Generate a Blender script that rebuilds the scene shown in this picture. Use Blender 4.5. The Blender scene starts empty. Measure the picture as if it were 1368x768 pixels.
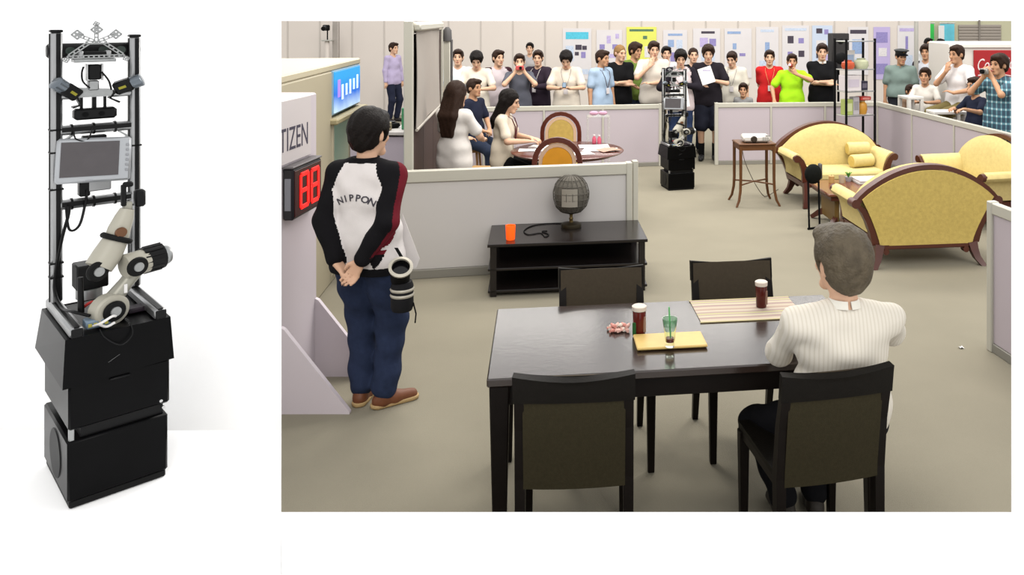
import bpy, bmesh, math, random
import numpy as np
from mathutils import Vector, Matrix

random.seed(7)
SC = bpy.context.scene
COL = SC.collection
PI = math.pi
# ------------------------------------------------------------------ camera
F, CAM_H, PX, PY = 1100.0, 2.2, 863.0, 25.0      # focal length in pixels of the 1368 px frame, eye height, principal point
cam_data = bpy.data.cameras.new('camera')
cam_data.sensor_width = 36.0
cam_data.lens = F / 1368.0 * 36.0
cam_data.shift_x = (684.0 - PX) / 1368.0
cam_data.shift_y = (PY - 384.0) / 1368.0
cam_data.clip_start = 0.05
cam_data.clip_end = 200
cam = bpy.data.objects.new('camera', cam_data)
cam.location = (0, 0, CAM_H)
cam.rotation_euler = (PI / 2, 0, 0)
COL.objects.link(cam)
SC.camera = cam
# ------------------------------------------------------------------ world, sun, exposure
world = bpy.data.worlds.new('world')
SC.world = world
world.use_nodes = True
bg = world.node_tree.nodes['Background']
bg.inputs['Color'].default_value = (1.0, 1.0, 1.0, 1)
bg.inputs['Strength'].default_value = 1.3
sun_data = bpy.data.lights.new('sun', 'SUN')
sun_data.energy = 1.15
sun_data.angle = math.radians(30)
sun_data.color = (1.0, 0.97, 0.92)
sun = bpy.data.objects.new('sun', sun_data)
sun.rotation_euler = (math.radians(50), 0, math.radians(16))
COL.objects.link(sun)
for lx, ly in ((-3.4, 11.0), (0.4, 11.0), (4.2, 11.0), (-1.5, 7.5), (2.3, 7.5), (-2.3, 17.2), (0.9, 17.2), (4.1, 17.2)):      # the hall's ceiling lamps
    ld = bpy.data.lights.new('hall_lamp', 'AREA')
    ld.shape = 'RECTANGLE'
    ld.size, ld.size_y = 2.6, 1.0
    ld.energy = 165 if ly < 15 else 70
    ld.color = (1.0, 0.95, 0.88)
    lo = bpy.data.objects.new('hall_lamp', ld)
    lo.location = (lx, ly, 5.6)
    COL.objects.link(lo)
SC.view_settings.view_transform = 'Standard'
SC.view_settings.look = 'None'
SC.view_settings.exposure = 0.0
SC.view_settings.gamma = 1.0
SC.view_settings.use_curve_mapping = False


# ------------------------------------------------------------------ materials
ALBEDO = 0.7      # colours below are read off surfaces in full light; this turns them into reflectance


def lin(c, f=1.0):
    out = []
    for v in c[:3]:
        v = v / 255.0
        out.append(v / 12.92 if v <= 0.04045 else ((v + 0.055) / 1.055) ** 2.4)
    return (*(f * v for v in out), 1.0)


MATS = {}


def mat(name, rgb, rough=0.6, metal=0.0, noise=None, bump=None, spec=0.3, emit=0.0, alpha=None, trans=0.0, coat=0.0, rgb2=None):
    """procedural material: colour varied by a noise, optional bump; noise=(scale, amount) bump=(scale, strength)"""
    if name in MATS:
        return MATS[name]
    m = bpy.data.materials.new(name)
    m.use_nodes = True
    nt = m.node_tree
    b = nt.nodes['Principled BSDF']
    c = lin(rgb)
    if not emit:
        c = tuple(v * ALBEDO for v in c[:3]) + (1.0,)
    b.inputs['Base Color'].default_value = c
    b.inputs['Roughness'].default_value = rough
    b.inputs['Metallic'].default_value = metal
    b.inputs['Specular IOR Level'].default_value = spec
    b.inputs['Coat Weight'].default_value = coat
    if trans:
        b.inputs['Transmission Weight'].default_value = trans
    if alpha is not None:
        b.inputs['Alpha'].default_value = alpha
    if emit:
        b.inputs['Emission Color'].default_value = c
        b.inputs['Emission Strength'].default_value = emit
    tc = None
    if noise or bump:
        tc = nt.nodes.new('ShaderNodeTexCoord')
    if noise:
        n = nt.nodes.new('ShaderNodeTexNoise')
        n.inputs['Scale'].default_value = noise[0]
        n.inputs['Detail'].default_value = 4
        nt.links.new(tc.outputs['Object'], n.inputs['Vector'])
        mx = nt.nodes.new('ShaderNodeMix')
        mx.data_type = 'RGBA'
        a = noise[1]
        c2 = tuple(v * ALBEDO for v in lin(rgb2)[:3]) + (1.0,) if rgb2 else tuple(min(1, v * (1 + a)) for v in c[:3]) + (1,)
        c1 = c if rgb2 else tuple(v * (1 - a) for v in c[:3]) + (1,)
        mx.inputs[6].default_value = c1
        mx.inputs[7].default_value = c2
        nt.links.new(n.outputs['Fac'], mx.inputs[0])
        nt.links.new(mx.outputs[2], b.inputs['Base Color'])
    if bump:
        n2 = nt.nodes.new('ShaderNodeTexNoise')
        n2.inputs['Scale'].default_value = bump[0]
        n2.inputs['Detail'].default_value = 3
        nt.links.new(tc.outputs['Object'], n2.inputs['Vector'])
        bp = nt.nodes.new('ShaderNodeBump')
        bp.inputs['Strength'].default_value = bump[1]
        bp.inputs['Distance'].default_value = 0.02
        nt.links.new(n2.outputs['Fac'], bp.inputs['Height'])
        nt.links.new(bp.outputs['Normal'], b.inputs['Normal'])
    MATS[name] = m
    return m


def grad_mat(name, axis, stops, rough=0.7, freq=None, space='Object', metal=0.0):
    """colour by a coordinate: stops = [(position, rgb)] constant steps; freq repeats the pattern"""
    if name in MATS:
        return MATS[name]
    m = bpy.data.materials.new(name)
    m.use_nodes = True
    nt = m.node_tree
    b = nt.nodes['Principled BSDF']
    b.inputs['Roughness'].default_value = rough
    b.inputs['Metallic'].default_value = metal
    tc = nt.nodes.new('ShaderNodeTexCoord')
    sx = nt.nodes.new('ShaderNodeSeparateXYZ')
    nt.links.new(tc.outputs[space], sx.inputs[0])
    src = sx.outputs['XYZ'.index(axis)]
    if freq:
        mu = nt.nodes.new('ShaderNodeMath'); mu.operation = 'MULTIPLY'; mu.inputs[1].default_value = freq
        nt.links.new(src, mu.inputs[0])
        fr = nt.nodes.new('ShaderNodeMath'); fr.operation = 'FRACT'
        nt.links.new(mu.outputs[0], fr.inputs[0])
        src = fr.outputs[0]
    cr = nt.nodes.new('ShaderNodeValToRGB')
    cr.color_ramp.interpolation = 'CONSTANT'
    el = cr.color_ramp.elements
    el[0].position = stops[0][0]; el[0].color = lin(stops[0][1], ALBEDO)
    el[1].position = stops[1][0]; el[1].color = lin(stops[1][1], ALBEDO)
    for p, c in stops[2:]:
        e = el.new(p); e.color = lin(c, ALBEDO)
    nt.links.new(src, cr.inputs[0])
    nt.links.new(cr.outputs[0], b.inputs['Base Color'])
    MATS[name] = m
    return m


# ------------------------------------------------------------------ mesh builder
class MB:
    def __init__(self):
        self.v, self.f, self.m = [], [], []

    def add(self, verts, faces, M=None, mi=0):
        o = len(self.v)
        if M is not None:
            verts = [tuple(M @ Vector(p)) for p in verts]
        self.v.extend([tuple(p) for p in verts])
        self.f.extend([tuple(i + o for i in f) for f in faces])
        self.m.extend([mi] * len(faces))
        return self

    def box(self, c, s, bev=0.0, M=None, mi=0, taper=None):
        """box centred at c with size s, chamfered by bev; taper=(fx, fy) scales the bottom"""
        hx, hy, hz = s[0] / 2, s[1] / 2, s[2] / 2
        b = min(bev, hx * .95, hy * .95, hz * .95)

        def tp(x, y, z):
            if taper:
                t = (hz - z) / (2 * hz)
                x *= 1 + (taper[0] - 1) * t
                y *= 1 + (taper[1] - 1) * t
            return (c[0] + x, c[1] + y, c[2] + z)
        if b <= 0:
            vs = [tp(sx * hx, sy * hy, sz * hz) for sz in (-1, 1) for sy in (-1, 1) for sx in (-1, 1)]
            fs = [(0, 2, 3, 1), (4, 5, 7, 6), (0, 1, 5, 4), (2, 6, 7, 3), (0, 4, 6, 2), (1, 3, 7, 5)]
            return self.add(vs, fs, M, mi)
        vs, idx = [], {}
        for sx in (-1, 1):
            for sy in (-1, 1):
                for sz in (-1, 1):
                    for a in range(3):
                        p = [sx * hx, sy * hy, sz * hz]
                        sg = (sx, sy, sz)
                        for k in range(3):
                            if k != a:
                                p[k] -= sg[k] * b
                        idx[(sx, sy, sz, a)] = len(vs)
                        vs.append(tp(*p))
        fs = []
        for a in range(3):
            o1, o2 = [k for k in range(3) if k != a]
            for s0 in (-1, 1):
                q = []
                for (s1, s2) in ((-1, -1), (1, -1), (1, 1), (-1, 1)):
                    sg = [0, 0, 0]
                    sg[a] = s0; sg[o1] = s1; sg[o2] = s2
                    q.append(idx[(*sg, a)])
                flip = (s0 < 0) != (a == 1)
                fs.append(tuple(q[::-1] if flip else q))
        for a in range(3):                       # edges along axis a
            o1, o2 = [k for k in range(3) if k != a]
            for s1 in (-1, 1):
                for s2 in (-1, 1):
                    def g(sa, ax):
                        sg = [0, 0, 0]
                        sg[a] = sa; sg[o1] = s1; sg[o2] = s2
                        return idx[(*sg, ax)]
                    q = [g(-1, o1), g(1, o1), g(1, o2), g(-1, o2)]
                    n = s1 * s2 * (1 if a != 1 else -1)
                    fs.append(tuple(q if n < 0 else q[::-1]))
        for sx in (-1, 1):
            for sy in (-1, 1):
                for sz in (-1, 1):
                    q = [idx[(sx, sy, sz, a)] for a in range(3)]
                    fs.append(tuple(q if sx * sy * sz > 0 else q[::-1]))
        return self.add(vs, fs, M, mi)

    def tube(self, pts, r, n=10, M=None, mi=0, closed=False, flat=None):
        """tube along points; r number or list; flat=(normal vector, factor) squashes the section"""
        P = [Vector(p) for p in pts]
        N = len(P)
        R = [r] * N if isinstance(r, (int, float)) else list(r)
        T = []
        for i in range(N):
            a = P[(i - 1) % N] if (closed or i > 0) else P[0]
            b = P[(i + 1) % N] if (closed or i < N - 1) else P[-1]
            t = b - a
            T.append(t.normalized() if t.length > 1e-9 else Vector((0, 0, 1)))
        up = Vector((0, 0, 1)) if abs(T[0].z) < 0.9 else Vector((1, 0, 0))
        u = T[0].cross(up).normalized()
        vs, fs = [], []
        for i in range(N):
            u = (u - T[i] * u.dot(T[i])).normalized()
            w = T[i].cross(u)
            for k in range(n):
                a = 2 * PI * k / n
                d = u * math.cos(a) + w * math.sin(a)
                if flat:
                    nn = Vector(flat[0])
                    d = d - nn * d.dot(nn) * (1 - flat[1])
                vs.append(P[i] + d * R[i])
        segs = N if closed else N - 1
        for i in range(segs):
            j = (i + 1) % N
            for k in range(n):
                l = (k + 1) % n
                fs.append((i * n + k, i * n + l, j * n + l, j * n + k))
        if not closed:
            fs.append(tuple(range(n))[::-1])
            fs.append(tuple((N - 1) * n + k for k in range(n)))
        return self.add(vs, fs, M, mi)

    def lathe(self, prof, n=24, o=(0, 0, 0), M=None, mi=0, axis='z', caps=True):
        vs, fs = [], []
        for (r, z) in prof:
            for k in range(n):
                a = 2 * PI * k / n
                x, y = r * math.cos(a), r * math.sin(a)
                p = (x, y, z) if axis == 'z' else ((x, z, y) if axis == 'y' else (z, x, y))
                vs.append((p[0] + o[0], p[1] + o[1], p[2] + o[2]))
        L = len(prof)
        for i in range(L - 1):
            for k in range(n):
                l = (k + 1) % n
                fs.append((i * n + k, i * n + l, (i + 1) * n + l, (i + 1) * n + k))
        if caps and prof[0][0] > 1e-6:
            fs.append(tuple(range(n))[::-1])
        if caps and prof[-1][0] > 1e-6:
            fs.append(tuple((L - 1) * n + k for k in range(n)))
        return self.add(vs, fs, M, mi)

    def prism(self, poly, ext, M=None, mi=0):
        """poly: list of 3-D points of one planar face, ext: extrusion vector"""
        n = len(poly)
        e = Vector(ext)
        vs = [Vector(p) for p in poly] + [Vector(p) + e for p in poly]
        fs = [tuple(range(n))[::-1], tuple(range(n, 2 * n))]
        for i in range(n):
            j = (i + 1) % n
            fs.append((i, j, n + j, n + i))
        return self.add(vs, fs, M, mi)

    def strip(self, path, width, thick, normal, M=None, mi=0, closed=False):
        """rectangular bar swept along a planar path; width along normal, thick in the plane"""
        P = [Vector(p) for p in path]
        nn = Vector(normal).normalized()
        N = len(P)
        W = width if isinstance(width, (list, tuple)) else [width] * N
        TH = thick if isinstance(thick, (list, tuple)) else [thick] * N
        vs, fs = [], []
        for i in range(N):
            a = P[(i - 1) % N] if (closed or i > 0) else P[0]
            b = P[(i + 1) % N] if (closed or i < N - 1) else P[-1]
            t = (b - a).normalized()
            s = nn.cross(t).normalized()
            for (q, r) in ((-1, -1), (1, -1), (1, 1), (-1, 1)):
                vs.append(P[i] + nn * (q * W[i] / 2) + s * (r * TH[i] / 2))
        for i in range(N if closed else N - 1):
            j = (i + 1) % N
            for k in range(4):
                l = (k + 1) % 4
                fs.append((i * 4 + k, i * 4 + l, j * 4 + l, j * 4 + k))
        if not closed:
            fs.append((3, 2, 1, 0))
            fs.append(tuple((N - 1) * 4 + k for k in range(4)))
        return self.add(vs, fs, M, mi)

    def ell(self, c, r, n=16, m=10, M=None, mi=0):
        if isinstance(r, (int, float)):
            r = (r, r, r)
        vs, fs = [(c[0], c[1], c[2] - r[2])], []
        for i in range(1, m):
            th = -PI / 2 + PI * i / m
            for k in range(n):
                a = 2 * PI * k / n
                vs.append((c[0] + r[0] * math.cos(th) * math.cos(a), c[1] + r[1] * math.cos(th) * math.sin(a), c[2] + r[2] * math.sin(th)))
        vs.append((c[0], c[1], c[2] + r[2]))
        top = len(vs) - 1
        for k in range(n):
            l = (k + 1) % n
            fs.append((0, 1 + l, 1 + k))
            for i in range(m - 2):
                fs.append((1 + i * n + k, 1 + i * n + l, 1 + (i + 1) * n + l, 1 + (i + 1) * n + k))
            fs.append((1 + (m - 2) * n + k, 1 + (m - 2) * n + l, top))
        return self.add(vs, fs, M, mi)

    def sheet(self, fn, nu, nv, thick=0.0, M=None, mi=0):
        """surface fn(u, v) -> point for u, v in 0..1, given a thickness along its normal"""
        top = [[Vector(fn(i / nu, j / nv)) for j in range(nv + 1)] for i in range(nu + 1)]
        vs, fs = [], []
        W = nv + 1
        for i in range(nu + 1):
            for j in range(nv + 1):
                vs.append(top[i][j])
        for i in range(nu):
            for j in range(nv):
                fs.append((i * W + j, (i + 1) * W + j, (i + 1) * W + j + 1, i * W + j + 1))
        if thick:
            off = len(vs)
            for i in range(nu + 1):
                for j in range(nv + 1):
                    du = top[min(i + 1, nu)][j] - top[max(i - 1, 0)][j]
                    dv = top[i][min(j + 1, nv)] - top[i][max(j - 1, 0)]
                    n = du.cross(dv)
                    n = n.normalized() if n.length > 1e-12 else Vector((0, 0, 1))
                    vs.append(top[i][j] - n * thick)
            for i in range(nu):
                for j in range(nv):
                    fs.append((off + i * W + j, off + i * W + j + 1, off + (i + 1) * W + j + 1, off + (i + 1) * W + j))
            edge = [(i, 0) for i in range(nu + 1)] + [(nu, j) for j in range(1, nv + 1)] + [(i, nv) for i in range(nu - 1, -1, -1)] + [(0, j) for j in range(nv - 1, 0, -1)]
            for k in range(len(edge)):
                a, b = edge[k], edge[(k + 1) % len(edge)]
                ia, ib = a[0] * W + a[1], b[0] * W + b[1]
                fs.append((ib, ia, off + ia, off + ib))
        return self.add(vs, fs, M, mi)

    def build(self, name, mats, parent=None, smooth=40, loc=None, rz=None):
        me = bpy.data.meshes.new(name)
        me.from_pydata([tuple(p) for p in self.v], [], self.f)
        for m in (mats if isinstance(mats, (list, tuple)) else [mats]):
            me.materials.append(m)
        if any(self.m):
            me.polygons.foreach_set('material_index', self.m)
        if smooth:
            me.shade_smooth()
            me.set_sharp_from_angle(angle=math.radians(smooth))
        bm = bmesh.new()
        bm.from_mesh(me)
        bmesh.ops.recalc_face_normals(bm, faces=bm.faces)
        bm.to_mesh(me)
        bm.free()
        if smooth:
            me.set_sharp_from_angle(angle=math.radians(smooth))
        me.update()
        o = bpy.data.objects.new(name, me)
        COL.objects.link(o)
        if parent is not None:
            o.parent = parent
        if loc is not None:
            o.location = loc
        if rz is not None:
            o.rotation_euler = (0, 0, rz)
        return o


def tag(o, label=None, cat=None, group=None, kind=None):
    if label: o['label'] = label
    if cat: o['category'] = cat
    if group: o['group'] = group
    if kind: o['kind'] = kind
    return o


def thing(name, label, cat, loc=(0, 0, 0), rz=0.0, group=None, kind=None):
    o = bpy.data.objects.new(name, None)
    o.empty_display_size = 0.1
    COL.objects.link(o)
    o.location = loc
    o.rotation_euler = (0, 0, rz)
    return tag(o, label, cat, group, kind)


def copy_tree(o, parent=None):
    c = o.copy()
    COL.objects.link(c)
    if parent is not None:
        c.parent = parent
    for ch in list(o.children):
        copy_tree(ch, c)
    return c


def dup(o, loc, rz, label=None):
    c = copy_tree(o)
    c.location = loc
    c.rotation_euler = (0, 0, rz)
    if label: c['label'] = label
    return c


def text_mesh(name, body, size, m, parent, M, align='CENTER', depth=0.001, shear=0.0, squeeze=1.0, font=None):
    """flat lettering turned into a mesh; M places the text plane (x right, y up, z out)"""
    cu = bpy.data.curves.new(name, 'FONT')
    cu.body = body
    cu.size = size
    cu.align_x = align
    cu.align_y = 'CENTER'
    cu.extrude = depth
    cu.shear = shear
    cu.resolution_u = 3
    t = bpy.data.objects.new(name, cu)
    COL.objects.link(t)
    dg = bpy.context.evaluated_depsgraph_get()
    me = bpy.data.meshes.new_from_object(t.evaluated_get(dg))
    bpy.data.objects.remove(t)
    me.transform(M @ Matrix.Diagonal((squeeze, 1, 1, 1)))
    me.materials.clear()
    me.materials.append(m)
    me.name = name
    o = bpy.data.objects.new(name, me)
    COL.objects.link(o)
    o.parent = parent
    return o


def frame(origin, xdir, ydir):
    """matrix with the given x and y axes (z = x cross y) at origin"""
    x = Vector(xdir).normalized()
    y = Vector(ydir)
    z = x.cross(y).normalized()
    y = z.cross(x)
    return Matrix(((x.x, y.x, z.x, origin[0]), (x.y, y.y, z.y, origin[1]), (x.z, y.z, z.z, origin[2]), (0, 0, 0, 1)))


def R(d):
    return math.radians(d)


def cable(name, pts, r, m, parent, n=6):
    P = [Vector(p) for p in pts]
    out = []
    for i in range(len(P) - 1):
        p0, p1, p2, p3 = P[max(i - 1, 0)], P[i], P[i + 1], P[min(i + 2, len(P) - 1)]
        for k in range(6):
            t = k / 6
            out.append(0.5 * ((2 * p1) + (p2 - p0) * t + (2 * p0 - 5 * p1 + 4 * p2 - p3) * t * t + (3 * p1 - p0 - 3 * p2 + p3) * t ** 3))
    out.append(P[-1])
    b = MB(); b.tube(out, r, n)
    return b.build(name, m, parent)
# ================================================================== the setting
WHITE = mat('white_emulsion', (255, 255, 255), 0.9, noise=(30, 0.01))
WHITE.node_tree.nodes['Mix'].inputs[6].default_value = (0.94, 0.94, 0.94, 1)
WHITE.node_tree.nodes['Mix'].inputs[7].default_value = (0.96, 0.96, 0.96, 1)
CARPET = mat('grey_hall_carpet', (150, 144, 127), 0.95, noise=(1.3, 0.14), bump=(220, 0.25), spec=0.1)
HALL = mat('hall_panel_white', (226, 217, 209), 0.7, noise=(2, 0.02), spec=0.2)
LILAC = mat('lilac_white_panel', (198, 187, 194), 0.55, noise=(1.5, 0.03), spec=0.3)
PALE = mat('pale_grey_panel', (212, 208, 205), 0.5, noise=(1.5, 0.03), spec=0.3)
RAIL = mat('aluminium_rail', (206, 203, 190), 0.45, 0.15, noise=(3, 0.04))
SKIRT = mat('grey_kick_rail', (150, 147, 138), 0.5, 0.2)
DARKWOOD = mat('black_brown_wood', (38, 29, 25), 0.32, noise=(14, 0.35), bump=(60, 0.03))
BLACK = mat('black_plastic', (15, 15, 16), 0.4, noise=(20, 0.2), spec=0.14)
MATTE = mat('matte_black', (14, 14, 15), 0.7, spec=0.1)
CHROME = mat('polished_metal', (205, 205, 205), 0.22, 0.9)
ALU = mat('brushed_aluminium', (176, 177, 178), 0.35, 0.85, noise=(40, 0.06))
PAPER = mat('white_paper', (236, 234, 232), 0.8)
INK = mat('dark_ink', (50, 46, 52), 0.8)

fl = MB()
fl.box((0, 14.7, -0.05), (36, 24, 0.1))
tag(fl.build('floor', CARPET, smooth=0), 'grey carpeted hall floor', kind='structure')

fl = MB()
fl.box((0, -5.3, -0.05), (30, 16, 0.1))  # out of view; added in white to bounce light onto the front wall
tag(fl.build('floor', WHITE, smooth=0), 'unseen white floor added to bounce light onto the white wall', kind='structure')

# white wall the hall is seen over: a tall panel on the left, a low parapet, a narrow end panel on the right
WY = 2.72
xl, xr = (376 - PX) / F * WY, (1351 - PX) / F * WY
wf = thing('wall_front', 'white painted wall, tall at the left and low before the dining table', None, kind='structure')
TY = 3.05
tl = (376 - PX) / F * TY
b = MB(); b.box(((tl - 5.0) / 2, TY - 0.03, 1.3), (5.0 + tl, 0.06, 2.6)); b.build('tall_panel', WHITE, wf, smooth=0)
ph = CAM_H - (684 - PY) * WY / F
b = MB(); b.box((-1.5 + xr / 2, WY - 0.03, ph / 2), (xr + 3.0, 0.06, ph)); b.build('parapet', WHITE, wf, smooth=0)
b = MB(); b.box((xr + 0.15, WY - 0.03, 1.3), (0.3, 0.06, 2.6)); b.build('end_panel', WHITE, wf, smooth=0)

# the hall's far wall of joined exhibition panels
wb = thing('wall_back', 'off-white hall wall of tall joined exhibition panels', None, kind='structure')
HY, HZ = 18.8, 2.149
pw = 43 * HY / F
x0 = (384 - PX) / F * HY - pw
seam = MB()
for k in range(21):
    a = x0 + k * pw
    b = MB(); b.box((a + pw / 2, HY + 0.03, HZ / 2), (pw - 0.03, 0.04, HZ), 0.004)
    b.build('wall_panel', HALL, wb, smooth=0)
    b = MB(); b.box((a, HY + 0.03, HZ / 2), (0.03, 0.05, HZ)); b.build('panel_joint', mat('pale_joint', (204, 196, 188), 0.5), wb, smooth=0)


def barrier(name, label, p0, p1, h, n, pm=None, post0=True, post1=True, rail=0.07, skirt=0.06, th=0.05):
    """low partition from p0 to p1: n panels between posts, a top rail and a kick rail"""
    p0, p1 = Vector((*p0, 0)), Vector((*p1, 0))
    d = p1 - p0
    L = d.length
    t = thing(name, label, None, p0, math.atan2(d.y, d.x), kind='structure')
    pm = pm or LILAC
    for k in range(n):
        a, c = L * k / n, L * (k + 1) / n
        b = MB(); b.box(((a + c) / 2, 0, (h - rail + skirt) / 2), (c - a - 0.03, th * 0.5, h - rail - skirt), 0.004)
        b.build('panel', pm, t, smooth=0)
    b = MB(); b.box((L / 2, 0, h - rail / 2), (L, th, rail), 0.006); b.build('top_rail', RAIL, t, smooth=0)
    b = MB(); b.box((L / 2, 0, skirt / 2), (L, th * 0.9, skirt), 0.004); b.build('kick_rail', SKIRT, t, smooth=0)
    for k in range(n + 1):
        end = k in (0, n)
        if (k == 0 and not post0) or (k == n and not post1):
            continue
        w = 0.055 if end else 0.03
        b = MB(); b.box((L * k / n, 0, (h + 0.004) / 2), (w, th + (0.012 if end else 0.004), h + (0.008 if end else -0.01)), 0.006)
        b.build('post', RAIL, t, smooth=0)
    return t


barrier('wall_back.001', 'low lilac partition behind the round table', (-3.2, 11.75), (0.215, 12.32), 0.925, 4)
barrier('wall_back.002', 'low lilac partition behind the projector table and far settee', (1.06, 12.42), (3.56, 12.62), 0.93, 3)
barrier('wall_right', 'low lilac partition behind the right settee and black shelf rack', (3.56, 12.62), (4.36, 6.9), 0.93, 5)
barrier('wall_right.001', 'low partition end on the right beside the near settee', (2.30, 5.46), (2.52, 4.2), 0.985, 1, rail=0.075)
mid = barrier('wall_left', 'pale grey low partition behind the low black console table', (-2.32, 6.905), (-0.155, 7.36), 0.915, 1, pm=PALE, rail=0.1, skirt=0.075, th=0.07)
b = MB(); b.box((2.275, 0.03, 0.46), (0.05, 0.07, 0.935), 0.006); b.build('post', RAIL, mid, smooth=0)

# tall dark board wall beside the round table, with a pull-down screen
tw = thing('wall_left.001', 'tall dark brown board wall in a pale frame beside the round table', None, (-2.05, 7.10, 0), math.atan2(2.77, -0.42), kind='structure')
BROWN = mat('dark_brown_board', (64, 44, 38), 0.5, noise=(3, 0.15))
for k in range(3):
    b = MB(); b.box((0.08 + 0.9 * k + 0.45, 0, 1.03), (0.89, 0.03, 2.06), 0.004); b.build('board', BROWN, tw, smooth=0)
b = MB(); b.box((0.03, 0, 1.09), (0.075, 0.075, 2.18), 0.006); b.build('post', RAIL, tw, smooth=0)
b = MB(); b.box((2.82, 0, 1.07), (0.07, 0.07, 2.14), 0.006); b.build('post', RAIL, tw, smooth=0)
b = MB(); b.box((1.43, 0, 2.12), (2.75, 0.05, 0.1), 0.006); b.build('top_rail', mat('cream_rail', (226, 220, 205), 0.5), tw, smooth=0)

sc_t = thing('projection_screen', 'grey pull-down projection screen hanging on the dark brown board', 'screen', (-2.05, 7.10, 0), math.atan2(2.77, -0.42))
SCREEN = mat('grey_screen_cloth', (176, 168, 160), 0.85, noise=(3, 0.05), bump=(5, 0.15))
b = MB(); b.sheet(lambda u, v: (0.2 + 2.1 * u, -0.045 - 0.008 * math.sin(u * 9 + v * 3), 1.23 + 0.87 * v), 14, 6, 0.006); b.build('screen_cloth', SCREEN, sc_t)
b = MB(); b.tube([(0.17, -0.05, 1.215), (2.33, -0.05, 1.215)], 0.014, 10); b.build('weight_bar', mat('pale_bar', (205, 198, 186), 0.4, 0.3), sc_t)
b = MB(); b.box((1.25, -0.055, 2.125), (2.2, 0.07, 0.07), 0.015); b.build('roller_case', RAIL, sc_t)

# round-topped pale post at the far end of the board wall
rp = thing('round_topped_post', 'pale post with a dark rounded cap at the end of the dark board', 'post', (-2.40, 9.95, 0), 0)
b = MB(); b.box((0, 0, 0.98), (0.085, 0.06, 1.96), 0.012); b.build('shaft', RAIL, rp)
b = MB(); b.tube([(0.0, 0, 1.93), (0.0, 0, 2.06), (0.0, 0, 2.1)], [0.055, 0.05, 0.02], 14); b.build('cap', mat('slate_plastic', (84, 82, 82), 0.5), rp)
b = MB(); b.box((0.052, 0.0, 1.0), (0.02, 0.05, 1.9), 0.004); b.build('edge_strip', mat('slate_plastic', (84, 82, 82), 0.5), rp)

# ---- posters on the far wall
TINTS = {'w': (228, 224, 226), 'c': (90, 200, 226), 'y': (232, 235, 110), 'v': (196, 182, 226), 'b': (205, 218, 238), 'p': (150, 140, 196), 'k': (74, 66, 80), 'g': (90, 128, 100), 'm': (150, 175, 215), 'o': (226, 180, 130)}


def poster(label, x1, y1, x2, y2, ground, blocks, Yw=HY):
    k = Yw / F
    t = thing('poster', label, 'poster', ((x1 + x2) / 2 * k - PX * k, Yw, CAM_H - ((y1 + y2) / 2 - PY) * k), 0)
    w, h = (x2 - x1) * k, (y2 - y1) * k
    b = MB(); b.box((0, 0, 0), (w, 0.008, h)); b.build('sheet', mat('poster_ground_' + ground, TINTS[ground], 0.7, noise=(5, 0.05)), t, smooth=0)
    for (bx, by, bw, bh, c) in blocks:
        b = MB(); b.box(((bx + bw / 2 - 0.5) * w, -0.0055, (0.5 - by - bh / 2) * h), (bw * w, 0.003, bh * h))
        b.build('printed_block', mat('print_' + c, TINTS[c], 0.7, noise=(45, 0.35)), t, smooth=0)


poster('white poster with a cyan heading bar', 752, 38, 790, 106, 'w', [(.1, .07, .8, .14, 'c'), (.44, .32, .22, .1, 'k'), (.68, .34, .16, .08, 'k'), (.42, .46, .14, .07, 'k'), (.64, .46, .16, .12, 'p'), (.1, .8, .8, .1, 'b'), (.1, .34, .28, .3, 'b')])
poster('white poster sprinkled with small violet figures', 797, 40, 831, 104, 'w', [(.12, .3, .2, .1, 'p'), (.4, .12, .16, .16, 'v'), (.62, .3, .2, .1, 'p'), (.2, .5, .2, .1, 'm'), (.5, .5, .3, .08, 'v'), (.74, .08, .14, .1, 'v'), (.5, .7, .3, .1, 'p')])
poster('large yellow poster behind the balding man', 837, 36, 877, 110, 'y', [(.1, .04, .8, .04, 'g'), (.55, .16, .14, .06, 'g'), (.15, .3, .3, .2, 'w'), (.6, .35, .3, .2, 'w')])
poster('white poster with a blue sketch above the chin-stroking man', 886, 40, 918, 100, 'w', [(.2, .08, .6, .05, 'm'), (.2, .22, .25, .16, 'm'), (.55, .22, .25, .2, 'b'), (.3, .5, .4, .2, 'p'), (.2, .76, .6, .06, 'm')])
poster('white poster with a pale drawing behind the man in black', 926, 38, 962, 100, 'w', [(.3, .06, .5, .05, 'k'), (.25, .2, .3, .2, 'v'), (.6, .22, .25, .16, 'p'), (.3, .5, .5, .2, 'b')])
poster('white poster with faint lines above the lanyard man', 968, 38, 1004, 104, 'w', [(.1, .06, .5, .05, 'm'), (.3, .3, .14, .12, 'm'), (.55, .5, .22, .06, 'p'), (.2, .6, .2, .1, 'v')])
poster('white poster with one blue figure above the red shirt', 1010, 36, 1040, 104, 'w', [(.2, .05, .6, .05, 'b'), (.4, .3, .2, .2, 'm'), (.15, .66, .7, .1, 'b')])
poster('white poster with four small dark pictures', 1045, 34, 1081, 104, 'w', [(.2, .2, .22, .14, 'k'), (.6, .24, .2, .1, 'p'), (.2, .5, .18, .08, 'p'), (.6, .48, .22, .12, 'k'), (.1, .05, .8, .05, 'b')])
poster('white poster with dark marks left of the black rack', 1085, 34, 1112, 100, 'b', [(.2, .06, .3, .1, 'k'), (.6, .08, .2, .1, 'p'), (.2, .3, .5, .16, 'w'), (.2, .56, .2, .1, 'k'), (.55, .6, .3, .1, 'v')])
poster('white poster with a black heading seen through the rack', 1133, 36, 1160, 100, 'w', [(.1, .06, .8, .08, 'k'), (.2, .26, .6, .3, 'm'), (.2, .64, .6, .2, 'b')])
poster('violet poster right of the black rack', 1167, 36, 1189, 106, 'v', [(.15, .1, .7, .2, 'p'), (.3, .4, .5, .16, 'w'), (.15, .7, .7, .2, 'p')])
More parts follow.
